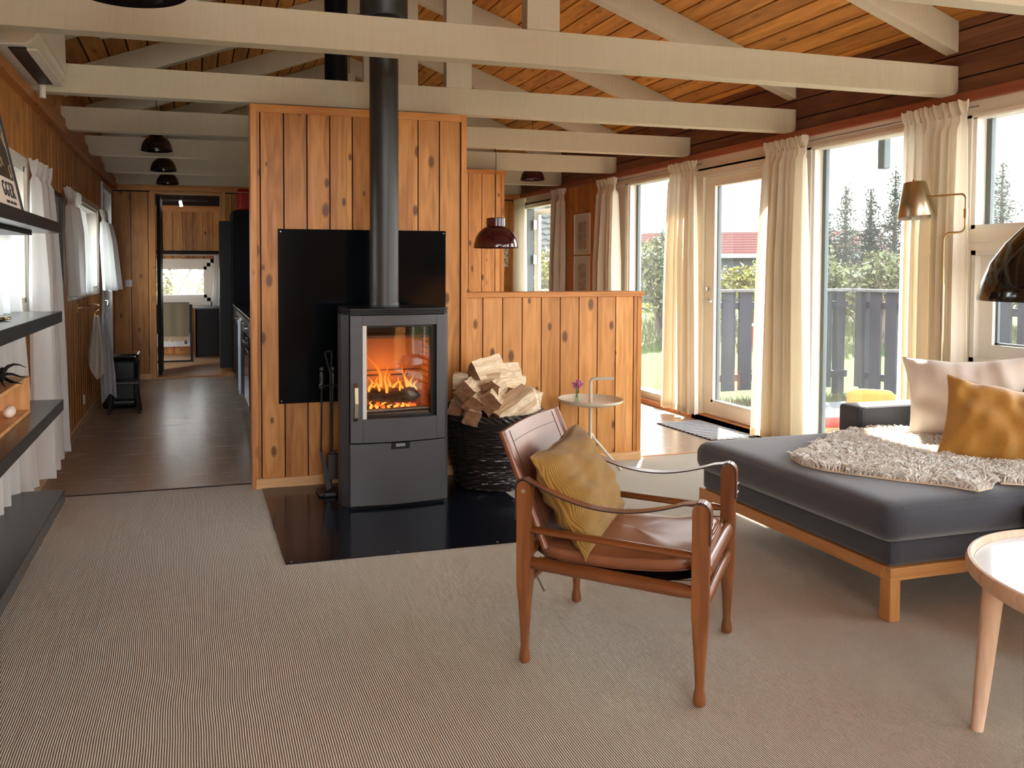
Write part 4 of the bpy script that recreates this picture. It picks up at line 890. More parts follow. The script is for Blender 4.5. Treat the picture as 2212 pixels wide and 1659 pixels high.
# pillow builder
def pillow(name, mat, mtx, w_, h_, t_, label, cat, seed, pinch=.10, wr=.012, wdir=(1, 0), sag=0.0, seam=True):
    rnd = random.Random(seed); ph = rnd.uniform(0, 6)
    def surf(sgn):
        def f(u, v_):
            a = u * 2 - 1; c = v_ * 2 - 1
            edge = (1 - abs(a) ** 2.6) * (1 - abs(c) ** 2.6); th = max(edge, 0) ** .55
            px_ = a * w_ / 2 * (1 - pinch * (1 - a * a) * 0 - pinch * (1 - abs(c) ** 1.5) * 0) ; pz_ = c * h_ / 2
            px_ *= 1 - pinch * (1 - c * c) ; pz_ *= 1 - pinch * (1 - a * a)
            cx = 1 - min(1, abs(abs(a) - 1) * 3); 
            n1 = noise.noise(Vector((a * 2.2 * wdir[0] + c * 1.2 * wdir[1] + seed, c * 2.2 * wdir[0] + a * 1.2 * wdir[1], seed * 1.7)))
            n2 = noise.noise(Vector((a * 6 * (1 - wdir[0] * .7) + seed * 3, c * 6 * (1 - wdir[1] * .7), 3.3)))
            y = sgn * (th * t_ / 2) * (1 + .25 * n1) + wr * n2 * (1 - .3 * th) * min(1, th * 3 + .2)
            return (px_, y - sag * a * c, pz_ + wr * .5 * n1)
        return f
    b = B(); b.grid(surf(1), 60, 60); b.grid(surf(-1), 60, 60)
    root = b.obj(name, mat, None, smooth=True, label=label, cat=cat)
    root.data.transform(Matrix.Translation(root.location.copy())); root.matrix_world = mtx; WM[root] = mtx.copy()
    if seam:
        f = surf(0.0); e = B(mtx)
        P = [f(i / 40, 0) for i in range(41)] + [f(1, i / 40) for i in range(1, 41)] + [f(1 - i / 40, 1) for i in range(1, 41)] + [f(0, 1 - i / 40) for i in range(1, 41)]
        e.tube(P, .0028, 6, caps=False); e.obj('seam_edge', mat, root, smooth=True)
    # texture frame follows the pillow
    return root
def frame(c, xdir, up):
    X = Vector(xdir).normalized(); Z = Vector(up); Z = (Z - X * X.dot(Z)).normalized(); Y = Z.cross(X)
    mm = Matrix((X, Y, Z)).transposed().to_4x4(); mm.translation = c; return mm
U_, W_ = Vector((cos(R(-44.5)), sin(R(-44.5)), 0)), Vector((cos(R(45.5)), sin(R(45.5)), 0))
cc = Vector((1.413, 2.384, 0))
pc = cc - U_ * .165 + W_ * -.035 + Vector((0, 0, .540))
pillow('throw_pillow', 'corduroy', frame(pc, W_ + Vector((0, 0, .06)), Vector((0, 0, .30)) - U_ * .17 + W_ * .03), .475, .36, .17, 'mustard corduroy cushion leaning on the leather chair back', 'cushion', 4, pinch=.09, wr=.022, wdir=(1, .3))
# ================================================================== SOFA
sf = empty('sofa', (3.2, 2.8, 0), label='charcoal grey fabric corner sofa with an oak base', cat='sofa')
def rbox(b, x0, x1, y0, y1, z0, z1, r, puff=0.0, n=9):
    """softly rounded upholstery block"""
    cx, cy, cz = (x0 + x1) / 2, (y0 + y1) / 2, (z0 + z1) / 2; hx, hy, hz = (x1 - x0) / 2, (y1 - y0) / 2, (z1 - z0) / 2
    sg = lambda v_, e: math.copysign(abs(v_) ** e, v_)
    g = []
    def side(ax, s_):
        def f(u, v_):
            # cube-face mapping with concentrated samples near the edges
            def wv(t_, hh): 
                k = sin((t_ - .5) * pi); e = r / hh; return math.copysign(abs(k) ** (.55), k)
            a, c = u * 2 - 1, v_ * 2 - 1; a = math.copysign(1 - (1 - abs(a)) ** 1.6, a); c = math.copysign(1 - (1 - abs(c)) ** 1.6, c)
            p = [0, 0, 0]; p[ax] = s_; p[(ax + 1) % 3] = a; p[(ax + 2) % 3] = c
            q = Vector((p[0] * hx, p[1] * hy, p[2] * hz)); core = Vector((max(-hx + r, min(hx - r, q.x)), max(-hy + r, min(hy - r, q.y)), max(-hz + r, min(hz - r, q.z))))
            dv = q - core; q = core + (dv.normalized() * r if dv.length > 1e-6 else dv)
            k = (1 - p[0] ** 4) * (1 - p[1] ** 4); q.z += puff * k * (1 if q.z > 0 else -.2)
            k2 = (1 - p[2] ** 2); q.x += math.copysign(puff * .5 * k2 * (1 - p[1] ** 4), q.x) * (abs(p[0]) > .98); q.y += math.copysign(puff * .5 * k2 * (1 - p[0] ** 4), q.y) * (abs(p[1]) > .98)
            return (cx + q.x, cy + q.y, cz + q.z)
        return f
    for ax in range(3):
        for s_ in (1, -1): b.grid(side(ax, s_), 22, 22)
    return b
B().box(2.42, 3.93, 2.30, 2.345, .150, .196).obj('base_rail', 'oak_x', sf, bevel=.002)
B().box(2.42, 2.465, 2.345, 3.44, .150, .196).obj('base_rail', 'oak_y', sf, bevel=.002)
B().box(2.465, 3.93, 3.395, 3.44, .150, .196).obj('base_rail', 'oak_x', sf, bevel=.002)
B().box(3.02, 3.065, 1.25, 2.30, .150, .196).obj('base_rail', 'oak_y', sf, bevel=.002)
for x, y in ((2.42, 2.30), (2.42, 3.395), (3.88, 3.395), (3.02, 1.25), (3.88, 1.25)): B().box(x, x + .046, y, y + .046, 0.0, .150).obj('leg', 'oak', sf, bevel=.002)
rbox(B(), 2.43, 3.92, 2.312, 3.43, .196, .300, .018).obj('base', 'felt_grey', sf, smooth=True)
rbox(B(), 3.03, 3.92, 1.26, 2.305, .196, .300, .018).obj('base', 'felt_grey', sf, smooth=True)
c1 = rbox(B(), 2.365, 3.74, 2.262, 3.42, .292, .440, .060, .012).obj('seat_cushion', 'felt_grey', sf, smooth=True)
B().tube([(2.43, 2.262, .430), (3.00, 2.259, .436), (3.72, 2.262, .430)], .0022, 5).obj('seam', 'felt_grey', c1)
rbox(B(), 2.96, 3.74, 1.25, 2.255, .292, .440, .055, .012).obj('seat_cushion', 'felt_grey', sf, smooth=True)
am = rbox(B(), 3.285, 3.93, 3.33, 3.475, .196, .575, .022).obj('armrest', 'felt_grey', sf, smooth=True)
B().tube([(3.30, 3.3285, .30), (3.30, 3.3285, .555), (3.32, 3.3285, .567), (3.92, 3.3285, .567)], .002, 5).obj('seam', 'felt_grey', am)
rbox(B(), 3.72, 3.93, 1.25, 3.33, .30, .735, .05, .01).obj('backrest', 'felt_grey', sf, smooth=True)
pillow('throw_pillow', 'linen', frame(Vector((3.60, 2.995, .650)), (.60, -.60, .05), (.20, .25, .95)), .53, .42, .19, 'off-white linen cushion leaning at the back of the sofa', 'cushion', 9, pinch=.10, wr=.018, wdir=(.3, 1))
pillow('throw_pillow', 'velvet_mustard', frame(Vector((3.43, 2.61, .575)), (.64, -.46, -.16), (.28, .26, .9)), .60, .38, .20, 'mustard yellow velvet cushion on the sofa in front of the white one', 'cushion', 21, pinch=.07, wr=.034, wdir=(.15, 1))
# sheepskins
def inside(p, poly):
    c = False; n = len(poly)
    for i in range(n):
        a, b_ = poly[i], poly[(i + 1) % n]
        if (a[1] > p[1]) != (b_[1] > p[1]) and p[0] < (b_[0] - a[0]) * (p[1] - a[1]) / (b_[1] - a[1]) + a[0]: c = not c
    return c
def sheepskin(poly, zb, label, seed, dens, hgt=.035):
    rnd = random.Random(seed); b = B(); xs = [p[0] for p in poly]; ys = [p[1] for p in poly]
    b.cm = 1; b.prism(poly, zb, zb + .006, 'Z'); b.cm = 0
    b2 = B(); b2.v, b2.f, b2.mi = b.v, b.f, b.mi; n = 0
    area = (max(xs) - min(xs)) * (max(ys) - min(ys))
    for _ in range(int(area * dens)):
        x, y = rnd.uniform(min(xs), max(xs)), rnd.uniform(min(ys), max(ys))
        if not inside((x, y), poly): continue
        nz = noise.noise(Vector((x * 7, y * 7, seed))); a = nz * 5 + rnd.gauss(0, .8); l = rnd.uniform(.6, 1.2) * hgt; r = rnd.uniform(.0022, .0045)
        dx, dy = cos(a) * l * .7, sin(a) * l * .7; z = zb + .004; bump = .012 * noise.noise(Vector((x * 16, y * 16, 2)))
        P = [(x, y, z), (x + dx * .35, y + dy * .35, z + l * .55 + bump), (x + dx * .9, y + dy * .9, z + l * .72 + bump), (x + dx * 1.25 + rnd.gauss(0, .004), y + dy * 1.25, z + l * .60 + bump)]
        b2.tube(P, [r, r * 1.1, r * .8, r * .15], 3, caps=False)
    return b2.obj('sheepskin', ['wool_white', 'hide'], None, smooth=True, label=label, cat='sheepskin')
sheepskin([(2.47, 2.80), (2.50, 2.90), (2.66, 2.98), (2.80, 3.10), (3.02, 3.20), (3.25, 3.29), (3.42, 3.26), (3.55, 3.10), (3.42, 2.86), (3.20, 2.60), (3.02, 2.42), (2.90, 2.31), (2.81, 2.29), (2.76, 2.38), (2.66, 2.48), (2.55, 2.62), (2.49, 2.70)], .452, 'fluffy white sheepskin spread over the chaise end of the sofa', 1, 23000, .036)
sheepskin([(2.98, 2.34), (3.06, 2.29), (3.2, 2.27), (3.4, 2.25), (3.6, 2.3), (3.66, 2.5), (3.62, 2.8), (3.5, 2.88), (3.28, 2.66), (3.08, 2.46)], .456, 'second cream sheepskin further right along the sofa seat', 2, 20000, .030)
# ================================================================== COFFEE TABLE
cx, cy = 2.50, 1.45
t = empty('coffee_table', (cx, cy, 0), label='round coffee table with a white top and pale beech rim', cat='coffee table')
B().lathe([(.001, .432), (.462, .432), (.462, .420), (.001, .420)], (cx, cy), 72, caps=False).obj('tabletop', 'table_white', t, smooth=True)
B().lathe([(.463, .432), (.467, .449), (.472, .452), (.479, .450), (.485, .436), (.482, .412), (.470, .400), (.455, .402), (.455, .420)], (cx, cy), 96, caps=False).obj('rim', 'beech', t, smooth=True)
for a in (149.5, 29.5, 269.5):
    ca, sa = cos(R(a)), sin(R(a)); B().tube([(cx + .443 * ca, cy + .443 * sa, .420), (cx + .466 * ca, cy + .466 * sa, .12), (cx + .476 * ca, cy + .476 * sa, .0)], [.026, .019, .015], 20).obj('leg', 'beech', t, smooth=True)
# ================================================================== LAMPS
def dome(name, c, r, ztop_cord, label, mat, group=None, kind='dome', hook=True, cat='pendant lamp'):
    x, y, z = c; root = empty(name, (x, y, z), label=label, cat=cat, group=group)
    if kind == 'dome':
        k = r / .18; prof = [(.180, 0), (.181, .004), (.177, .036), (.164, .080), (.141, .122), (.109, .155), (.082, .170), (.074, .174)]
        prof = [(a * k, z + b_ * k) for a, b_ in prof]
    else: prof = [(r, z), (r + .002, z + .006), (r * .965, z + .05), (r * .86, z + .11), (r * .70, z + .165), (r * .50, z + .21), (r * .30, z + .245), (r * .12, z + .262)]
    B().lathe(prof, (x, y), 64, caps=False).obj('shade', mat, root, smooth=True)
    inn = [(a - .003, b_ + .001) for a, b_ in prof]; B().lathe(inn, (x, y), 64, caps=False).obj('inner_shade', mat, root, smooth=True)
    zt = prof[-1][1]; rt = prof[-1][0]
    B().lathe([(rt, zt - .002), (rt + .003, zt), (rt + .003, zt + .064), (rt - .002, zt + .068), (.001, zt + .070)], (x, y), 40, caps=False).obj('top_cap', mat, root, smooth=True)
    if kind == 'dome':
        b = B()
        for a in (20, 140, 260): b.tube([(x + rt * cos(R(a)), y + rt * sin(R(a)), zt + .03), (x + (rt + .010) * cos(R(a)), y + (rt + .010) * sin(R(a)), zt + .03)], .005, 8)
        b.obj('knob', mat, root)
    B().sph((x, y, z + .05), .030 * min(1, r / .15), 16).obj('bulb', 'lamp_inner', root, smooth=True)
    B().tube([(x, y, zt + .05), (x, y, ztop_cord)], .003, 8).obj('cord', 'black_metal', root)
    if hook: B().tube([(x, y, ztop_cord), (x - .012, y, ztop_cord - .012), (x - .018, y, ztop_cord - .002), (x - .012, y, ztop_cord + .012), (x, y, ztop_cord + .012)], .003, 6).obj('hook', 'black_metal', root)
    return root
dome('pendant_lamp', (2.385, 6.155, 1.455), .182, TB - .012, 'glossy dark maroon pendant lamp hanging low over the half wall', 'lamp_maroon')
dome('pendant_lamp', (3.43, 7.80, 2.215), .125, zroof(3.43) - .02, 'small maroon pendant lamp tucked up high in the dining area by the curtain', 'lamp_maroon')
for x, y, l in ((-.268, 6.60, 'black dome pendant, nearest and largest of the three in the corridor'), (-.262, 7.90, 'black dome pendant, the middle one of three in the corridor'), (-.262, 9.12, 'black dome pendant, farthest of the three in the corridor')):
    dome('pendant_lamp', (x, y, 2.205), .119, zroof(x) - .02, l, 'lamp_black', 'black dome pendants along the corridor')
dome('pendant_lamp', (-.185, 2.62, 2.135), .182, zroof(-.19) - .01, 'black pendant lamp rim just showing at the top left above the nearest beam', 'lamp_black')
dome('pendant_lamp', (2.36, 1.68, 1.19), .205, zroof(2.36) - .02, 'large glossy black bell pendant above the coffee table', 'lamp_black', kind='bell')
# brass reading lamp behind the sofa
lx, ly = 3.985, 3.485
t = empty('floor_lamp', (lx, ly, 0), label='slim brass floor lamp with a cone shade behind the sofa', cat='floor lamp')
B().lathe([(.001, .0), (.10, .0), (.10, .012), (.02, .018), (.001, .018)], (lx - .0, ly), 32, caps=False).obj('base', 'brushed_brass', t, smooth=True)
def arcs(c, r, a0, a1, n=6): return [(lx, c[0] + r * cos(R(a0 + (a1 - a0) * i / n)), c[1] + r * sin(R(a0 + (a1 - a0) * i / n))) for i in range(n + 1)]
B().tube([(lx, ly, .015), (lx, ly, 1.20)], .0095, 12).obj('pole', 'brushed_brass', t, smooth=True)
b = B().tube([(lx, ly, 1.19), (lx, ly, 1.44)] + arcs((ly - .035, 1.445), .035, 0, 90) + arcs((ly - .090, 1.515), .035, 270, 180)[0:] + [(lx, ly - .125, 1.64)] + arcs((ly - .095, 1.655), .030, 180, 90) + [(lx, ly + .10, 1.688)], .0058, 10); b.obj('arm', 'brass', t, smooth=True)
B().tube([(lx, ly - .125, 1.555), (lx, ly - .125, 1.605)], .010, 10).obj('joint', 'brass', t)
sm = Matrix.Translation((lx, ly + .175, 1.575)) @ Matrix.Rotation(R(-6), 4, 'X')
sh = B(sm).lathe([(.098, 0), (.099, .002), (.058, .200), (.055, .203), (.001, .203)], n=48, caps=False).obj('shade', 'brushed_brass', t, smooth=True)
B(sm).lathe([(.096, .001), (.056, .198), (.001, .198)], n=48, caps=False).obj('inner_shade', 'lamp_inner', sh, smooth=True)
B(sm).sph((0, 0, .012), .028, 16).obj('bulb', 'lamp_inner', t, smooth=True)
B(sm).lathe([(.001, .222), (.010, .220), (.010, .203), (.001, .203)], n=14, caps=False).obj('finial', 'brass', t)
# ================================================================== CURTAINS
def curtain(y0t, y1t, y0b, y1b, zt, zb, x, side, mat, label, folds, seed, group=None, amp=.022, xb=0.0, head=.07, xt=0.0):
    folds = folds * 1.05; amp = amp * 1.3
    """gathered curtain; runs along Y, room side is -X for side=+1"""
    rnd = random.Random(seed); ph = [rnd.uniform(0, 6) for _ in range(6)]; z_h = zt - head
    nu, nv = int(folds * 22), 56
    def f(u, v_):
        v2 = 1 - v_; t = min(1.0, (v2) ** .8)
        ya = y0t + (y0b - y0t) * t; yb = y1t + (y1b - y1t) * t
        uu = u + .35 / folds * sin(2 * pi * u * 1.3 + ph[0]) * .4
        y = ya + (yb - ya) * uu
        a = amp * (.55 + .6 * min(1, v2 * 2.5)) * (1 + .35 * sin(2 * pi * u * 2.1 + ph[1]))
        s0 = sin(2 * pi * folds * u + ph[2] + .5 * sin(3.1 * u * 2 + v2 * .8)); w_ = math.copysign(abs(s0) ** .8, s0) + .22 * sin(2 * pi * folds * 3.3 * u + ph[5] + v2) + .35 * sin(2 * pi * folds * 1.7 * u + ph[3] + v2 * 1.2)
        hz = (zt - z_h) / (zt - zb)
        if v_ > 1 - hz * 1.0: w_ = w_ * .3 + .8 * sin(2 * pi * folds * 1.9 * u + ph[4]); a = amp * (.55 + .35 * (v_ - 1 + hz) / hz)
        elif v_ > 1 - hz * 1.7: a *= .38
        xx = x + xt * (1 - t) + xb * t * (1 + .0 * u) - side * a * w_
        z = zb + (zt - zb) * v_ + (.006 * sin(2 * pi * folds * 2.6 * u) if v_ > .97 else 0) + (.006 * sin(2 * pi * folds * u) if v_ < .02 else 0)
        return (xx, y + .25 * a * cos(2 * pi * folds * u + ph[2]), z)
    root = empty('curtain', (x, (y0t + y1t) / 2, zb), label=label, cat='curtain', group=group)
    B().grid(f, nu, nv).obj('curtain_cloth', mat, root, smooth=True)
    B().grid(lambda u, v_: tuple(Vector(f(u, v_ * .024)) - Vector((side * .003, 0, 0))), nu, 3).obj('hem', mat, root, smooth=True)
    return root
gR = 'cream curtains along the window wall'
XC = 4.06
curtain(3.43, 3.83, 3.41, 3.83, 2.205, .03, 4.065, 1, 'curtain_cream', 'broad cream curtain hanging behind the brass lamp and sofa', 7, 1, gR, amp=.026)
curtain(4.615, 5.005, 4.54, 5.085, 2.20, .04, XC, 1, 'curtain_cream', 'cream curtain between the terrace door and the large window', 7, 2, gR, amp=.028)
curtain(5.88, 6.255, 5.815, 6.315, 2.195, .06, XC, 1, 'curtain_cream', 'cream curtain beside the terrace door handle, nearer the half wall', 6, 3, gR, amp=.028)
curtain(7.19, 7.55, 7.16, 7.60, 2.20, .05, XC, 1, 'curtain_cream', 'cream curtain between the two small framed prints and the garden window', 5, 4, gR, amp=.028)
curtain(8.365, 8.695, 8.36, 8.72, 2.20, .05, XC, 1, 'curtain_cream', 'cream curtain on the far side of the framed prints', 5, 5, gR, amp=.026)
curtain(9.48, 9.80, 9.45, 9.83, 2.185, .05, XC, 1, 'curtain_cream', 'farthest cream curtain, in the corner by the back wall', 5, 6, gR, amp=.024)
for i, (a, c) in enumerate(((3.40, 5.02), (5.85, 7.58), (8.34, 9.83))):
    thing('curtain_rail', B().tube([(XC + .045, a, 2.165), (XC + .045, c, 2.165)], .005, 8), 'steel', ['thin curtain wire above the sofa end and terrace window', 'thin curtain wire above the garden window by the half wall', 'thin curtain wire above the far dining window'][i], 'curtain rail')
curtain(4.78, 5.33, 4.50, 5.42, 1.885, .16, XL + .055, -1, 'curtain_white', 'long white curtain behind the black shelves, beside the framed poster', 4, 7, amp=.022, xt=-.01, xb=.05)
curtain(3.45, 3.90, 3.55, 4.40, 1.885, .175, XL + .055, -1, 'curtain_white', 'nearest long white curtain low behind the black shelves at the left edge', 4, 8, amp=.022, xb=.03)
curtain(5.99, 6.66, 5.97, 6.86, 1.845, 1.09, XL + .045, -1, 'curtain_white', 'short white curtain on the near side of the corridor window', 5, 9, amp=.022, xb=.03)
curtain(8.15, 8.52, 7.60, 8.40, 1.845, 1.09, XL + .05, -1, 'curtain_white', 'short white curtain flaring out on the far side of the corridor window', 5, 10, amp=.022, xb=.10)
# ================================================================== SHELVES
sh_pos = [(1.443, 1.491, 'top black floating shelf, holding the framed poster'), (1.040, 1.090, 'second black floating shelf from the top, nearly empty'), (.636, .686, 'third black floating shelf, holding the small wooden box'), (.211, .269, 'lowest black floating shelf, just above the carpet')]
for z0, z1, l in sh_pos:
    s_ = empty('wall_shelf', (-.73, 2.8, z0), label=l, cat='shelf', group='black floating shelves on the left wall')
    B().box(XL + .002, -.58, 1.65, 3.955, z0, z1).obj('board', 'black_shelf', s_, bevel=.002)
    if z0 > 1.4: B().box(-.84, -.66, 2.2, 3.72, z0 - .018, z0).obj('mounting_rail', 'black_metal', s_)
# poster leaning on the top shelf
pm = Matrix.Translation((-.70, 3.38, 1.491)) @ Matrix.Rotation(R(-12), 4, 'Y')
pf = empty('poster_frame', (-.70, 3.38, 1.491), label='black framed poster with a brown picture leaning on the top shelf', cat='framed poster')
PW, PH = .40, .56
ppm = pm @ Matrix.Translation((0, -.005, 0))
b = B(ppm).box(-.012, .010, -PW + .40 - .0, .40, 0, .012) if False else B(ppm)
for y0, y1, z0, z1 in ((-.33, .40, 0, .014), (-.33, .40, PH - .014, PH), (-.33, -.316, 0, PH), (.386, .40, 0, PH)): b.box(-.010, .010, y0, y1, z0, z1)
b.obj('frame', 'black_metal', pf)
B(ppm).box(-.004, .002, -.316, .386, .014, PH - .014).obj('sheet', 'paper_pink', pf)
B(ppm).box(.002, .003, -.300, .372, .165, PH - .03).obj('picture', 'print_brown', pf)
b = B(ppm); rnd = random.Random(4)
for k in range(16):
    y, z = rnd.uniform(.0, .36), rnd.uniform(.18, .45); pts = [(.0035, y, z)]
    for q in range(5): y += rnd.uniform(-.03, .03); z += rnd.uniform(-.028, .028); pts.append((.0035, max(-.28, min(.365, y)), max(.17, min(.52, z))))
    b.tube(pts, .0028, 5)
b.obj('branch_drawing', 'antler_tan', pf)
def wtext(name, txt, size, y0, z0, mat, parent, base):
    # text reading along +Y on a face whose normal is +X
    mm = base @ Matrix(((0, 0, 1, .0045), (1, 0, 0, y0), (0, 1, 0, z0), (0, 0, 0, 1)))
    return text_part(name, txt, size, mm, mat, parent)
def stroke(pts, y0, z0, s): return [(.0045, y0 + p[0] * s, z0 + p[1] * s) for p in pts]
def arcp(cx_, cz_, rx, rz, a0, a1, n=14): return [(cx_ + rx * cos(R(a0 + (a1 - a0) * i / n)), cz_ + rz * sin(R(a0 + (a1 - a0) * i / n))) for i in range(n + 1)]
GL = [arcp(.36, .5, .33, .5, 50, 325), [(.62, .08), (.62, .40)], [(.42, .40), (.76, .40)], [(.60, .80), (.62, .98)]]
EL = [[(.12, 0), (.12, 1)], [(.0, 0), (.58, 0), (.60, .16)], [(.0, 1), (.56, 1), (.57, .86)], [(.12, .52), (.44, .52)]]
RL = [[(.12, 0), (.12, 1)], [(0, 0), (.24, 0)], [(0, 1), (.34, 1)] + arcp(.34, .76, .22, .24, 90, -90) + [(.12, .52)], [(.32, .52), (.70, 0), (.80, 0)]]
for ltr, y0 in ((GL, .110), (GL, .168), (EL, .228), (RL, .273)):
    b = B(ppm)
    for s_ in ltr: b.tube(stroke(s_, y0, .085, .060), .0022, 6)
    b.obj('letter', 'ink', pf)
wtext('small_lettering', 'DANSK  PARK  NATUR', .018, .12, .055, 'ink', pf, ppm)
# box with shell and driftwood
bw = empty('wooden_box', (-.735, 3.30, .686), label='small open wooden box standing on the third shelf', cat='box')
b = B().box(-.82, -.66, 3.0, 3.62, .686, .700).box(-.82, -.66, 3.0, 3.62, .826, .840).box(-.82, -.66, 3.605, 3.62, .700, .826).box(-.82, -.808, 3.0, 3.605, .700, .826)
b.obj('case', 'box_wood', bw, bevel=.001)
thing('sea_shell', B().sph((-.700, 3.43, .724), (.022, .045, .024), 24), 'stone_white', 'pale rounded shell lying inside the wooden box', 'shell', smooth=True)
b = B(); rnd = random.Random(2)
for k in range(12):
    p = Vector((-.74, 3.42 + rnd.uniform(-.1, .06), .852)); pts = [p.copy()]
    d_ = Vector((rnd.uniform(-.5, .5), rnd.uniform(-1, 1), rnd.uniform(.1, .8)))
    for q in range(5): p = p + d_ * .035; d_.z -= .28; d_.x += rnd.uniform(-.2, .2); pts.append(Vector((p.x, p.y, max(.846, p.z))))
    b.tube(pts, [.011, .009, .007, .005, .003, .001], 7)
b.sph((-.74, 3.40, .860), (.035, .07, .020), 16)
thing('dried_plant', b, 'stove_black', 'dark dried twig ornament lying on top of the wooden box', 'ornament', smooth=True)
b = B().sph((-.69, 3.27, 1.098), (.02, .05, .008), 14).sph((-.66, 3.24, 1.100), (.012, .02, .006), 10)
thing('starfish', b, 'brass', 'small tan trinket on the second shelf at the picture edge', 'trinket', smooth=True)
# framed picture on the left wall
wf = empty('picture_frame', (XL, 5.57, .765), label='tall black framed glass picture hanging between the two left windows', cat='framed picture')
b = B(); y0, y1, z0, z1 = 5.25, 5.92, .765, 1.79
for a in ((y0, y1, z0, z0 + .022), (y0, y1, z1 - .022, z1), (y0, y0 + .022, z0, z1), (y1 - .022, y1, z0, z1)): b.box(XL + .002, XL + .028, *a)
b.obj('frame', 'black_metal', wf)
B().box(XL + .004, XL + .012, y0 + .02, y1 - .02, z0 + .02, z1 - .02).obj('print', 'poster_grey', wf)
B().box(XL + .012, XL + .0125, y0 + .05, y1 - .05, z0 + .05, z0 + .20).obj('caption_strip', 'paper', wf)
B().box(XL + .016, XL + .018, y0 + .02, y1 - .02, z0 + .02, z1 - .02).obj('glass_front', 'pane_glass', wf)
# air conditioner
ac = empty('air_conditioner', (-.76, 4.3, 2.29), label='cream wall air conditioner high up on the left wall', cat='air conditioner')
prof = [(XL + .005, 2.58), (-.70, 2.58), (-.668, 2.56), (-.664, 2.36), (-.675, 2.325), (-.72, 2.292), (XL + .005, 2.285)]
B().prism(prof, 3.98, 4.80, 'Y').obj('casing', 'ac_white', ac, bevel=.006)
B().prism([(-.725, 2.289), (-.800, 2.286), (-.800, 2.282), (-.725, 2.284)], 4.02, 4.765, 'Y').obj('outlet_slot', 'stove_black', ac)
B().box(-.722, -.676, 4.02, 4.765, 2.277, 2.285).obj('louvre', 'ac_white', ac); B().box(-.6655, -.6635, 3.99, 4.79, 2.352, 2.355).obj('panel_line', 'light_metal', ac)
b = B().tube([(-.79, 4.82, 2.32), (-.79, 4.82, 2.22)], .018, 12); b.obj('drain_pipe', 'ac_white', ac)
# smoke alarm on the left slope
xs_ = -.53; n_ = Vector((.332, 0, -.943)); q_ = Vector((0, 0, -1)).rotation_difference(n_).to_matrix().to_4x4()
B(Matrix.Translation((xs_, 5.53, zroof(xs_) - .001)) @ q_).lathe([(.055, 0), (.055, -.02), (.045, -.032), (.001, -.034)], n=32, caps=False).obj('smoke_alarm', 'ac_white', None, smooth=True, label='round white smoke alarm on the sloping ceiling boards', cat='smoke alarm')
thing('ceiling_spot', B().tube([(XL + .02, 5.25, 2.36), (XL + .10, 5.22, 2.345)], [.03, .022], 12), 'lamp_black', 'small black spot lamp on the left wall trim between two beams', 'spotlight', smooth=True)
# hooks and towels
hk = empty('towel_hook', (XL, 7.0, .98), label='brass wall rail with two arms holding the towels', cat='towel rail')
b = B().tube([(XL, 6.78, .975), (-.80, 6.79, .975), (-.745, 6.86, .985)], .006, 8).tube([(XL, 7.25, .985), (-.80, 7.2, .985), (-.745, 6.95, .990)], .006, 8); b.obj('arm', 'brass', hk, smooth=True)
b = B().tube([(XL + .003, 6.78, .94), (XL + .003, 6.78, 1.01)], .008, 8).tube([(XL + .003, 7.25, .95), (XL + .003, 7.25, 1.02)], .008, 8); b.obj('wall_plate', 'brass', hk)
b = B().tube([(-.745, 6.86, .985), (-.732, 6.88, .975), (-.735, 6.90, .955), (-.755, 6.90, .945), (-.77, 6.90, .925), (-.765, 6.90, .905), (-.745, 6.90, .90)], .004, 8); b.obj('hook', 'brass', hk, smooth=True)
def hang_towel(x, y, zt, zb, w_top, w_bot, mat, label, seed, ln=0.0):
    rnd = random.Random(seed); p = [rnd.uniform(0, 6) for _ in range(4)]
    def f(u, v_):
        t = 1 - v_; a = u * 2 - 1; wd = w_top + (w_bot - w_top) * min(1, t * 1.35) ** .7; dz = .10 * abs(a) * t * (1 if seed % 2 else -.6)
        return (x + a * wd * .5 + ln * t, y + .028 * sin(a * 5 + p[0] + t) * min(1, t * 3 + .2), zb + (zt - zb) * v_ + dz + .03 * a * t * (1 if seed == 2 else -1))
    g_ = lambda o: (lambda u, v_: (f(u, v_)[0], f(u, v_)[1] + o, f(u, v_)[2]))
    b = B().grid(g_(0), 30, 34).grid(g_(.006), 30, 34)
    return thing('hand_towel', b, mat, label, 'towel', 'towels on the brass wall rail', smooth=True)
hang_towel(-.755, 6.90, .915, .38, .03, .125, 'towel', 'beige folded towel hanging in front on the wall rail', 1, -.005)
hang_towel(-.705, 6.96, .925, .26, .03, .12, 'towel_grey', 'long grey patterned towel hanging behind the beige one', 2, .03)
so = empty('wall_outlet', (XL, 7.10, .17), label='white socket low on the slatted left wall below the towels', cat='socket')
B().box(XL, XL + .012, 7.05, 7.13, .17, .25).obj('plate', 'house_white', so, bevel=.002)
# bin and stool
bn = empty('waste_bin', (-.655, 7.95, 0), label='black bin with a glossy lid standing behind the step stool', cat='bin')
rbox(B(), -.82, -.505, 7.76, 8.12, 0.0, .455, .045).obj('body', 'stove_black', bn, smooth=True); rbox(B(), -.825, -.495, 7.75, 8.13, .455, .505, .024).obj('lid', 'lamp_black', bn, smooth=True)
sl_ = empty('step_stool', (-.60, 7.56, 0), label='small black step stool in front of the bin', cat='stool')
B().box(-.74, -.47, 7.47, 7.66, .262, .288).obj('seat', 'black_metal', sl_, bevel=.006)
for x, y, dx, dy in ((-.70, 7.50, -.03, -.04), (-.51, 7.50, .035, -.04), (-.70, 7.63, -.03, .04), (-.51, 7.63, .035, .04)): B().tube([(x, y, .262), (x + dx, y + dy, 0)], [.018, .014], 8).obj('leg', 'black_metal', sl_)
B().box(-.69, -.52, 7.49, 7.64, .10, .112).obj('stretcher', 'black_metal', sl_)
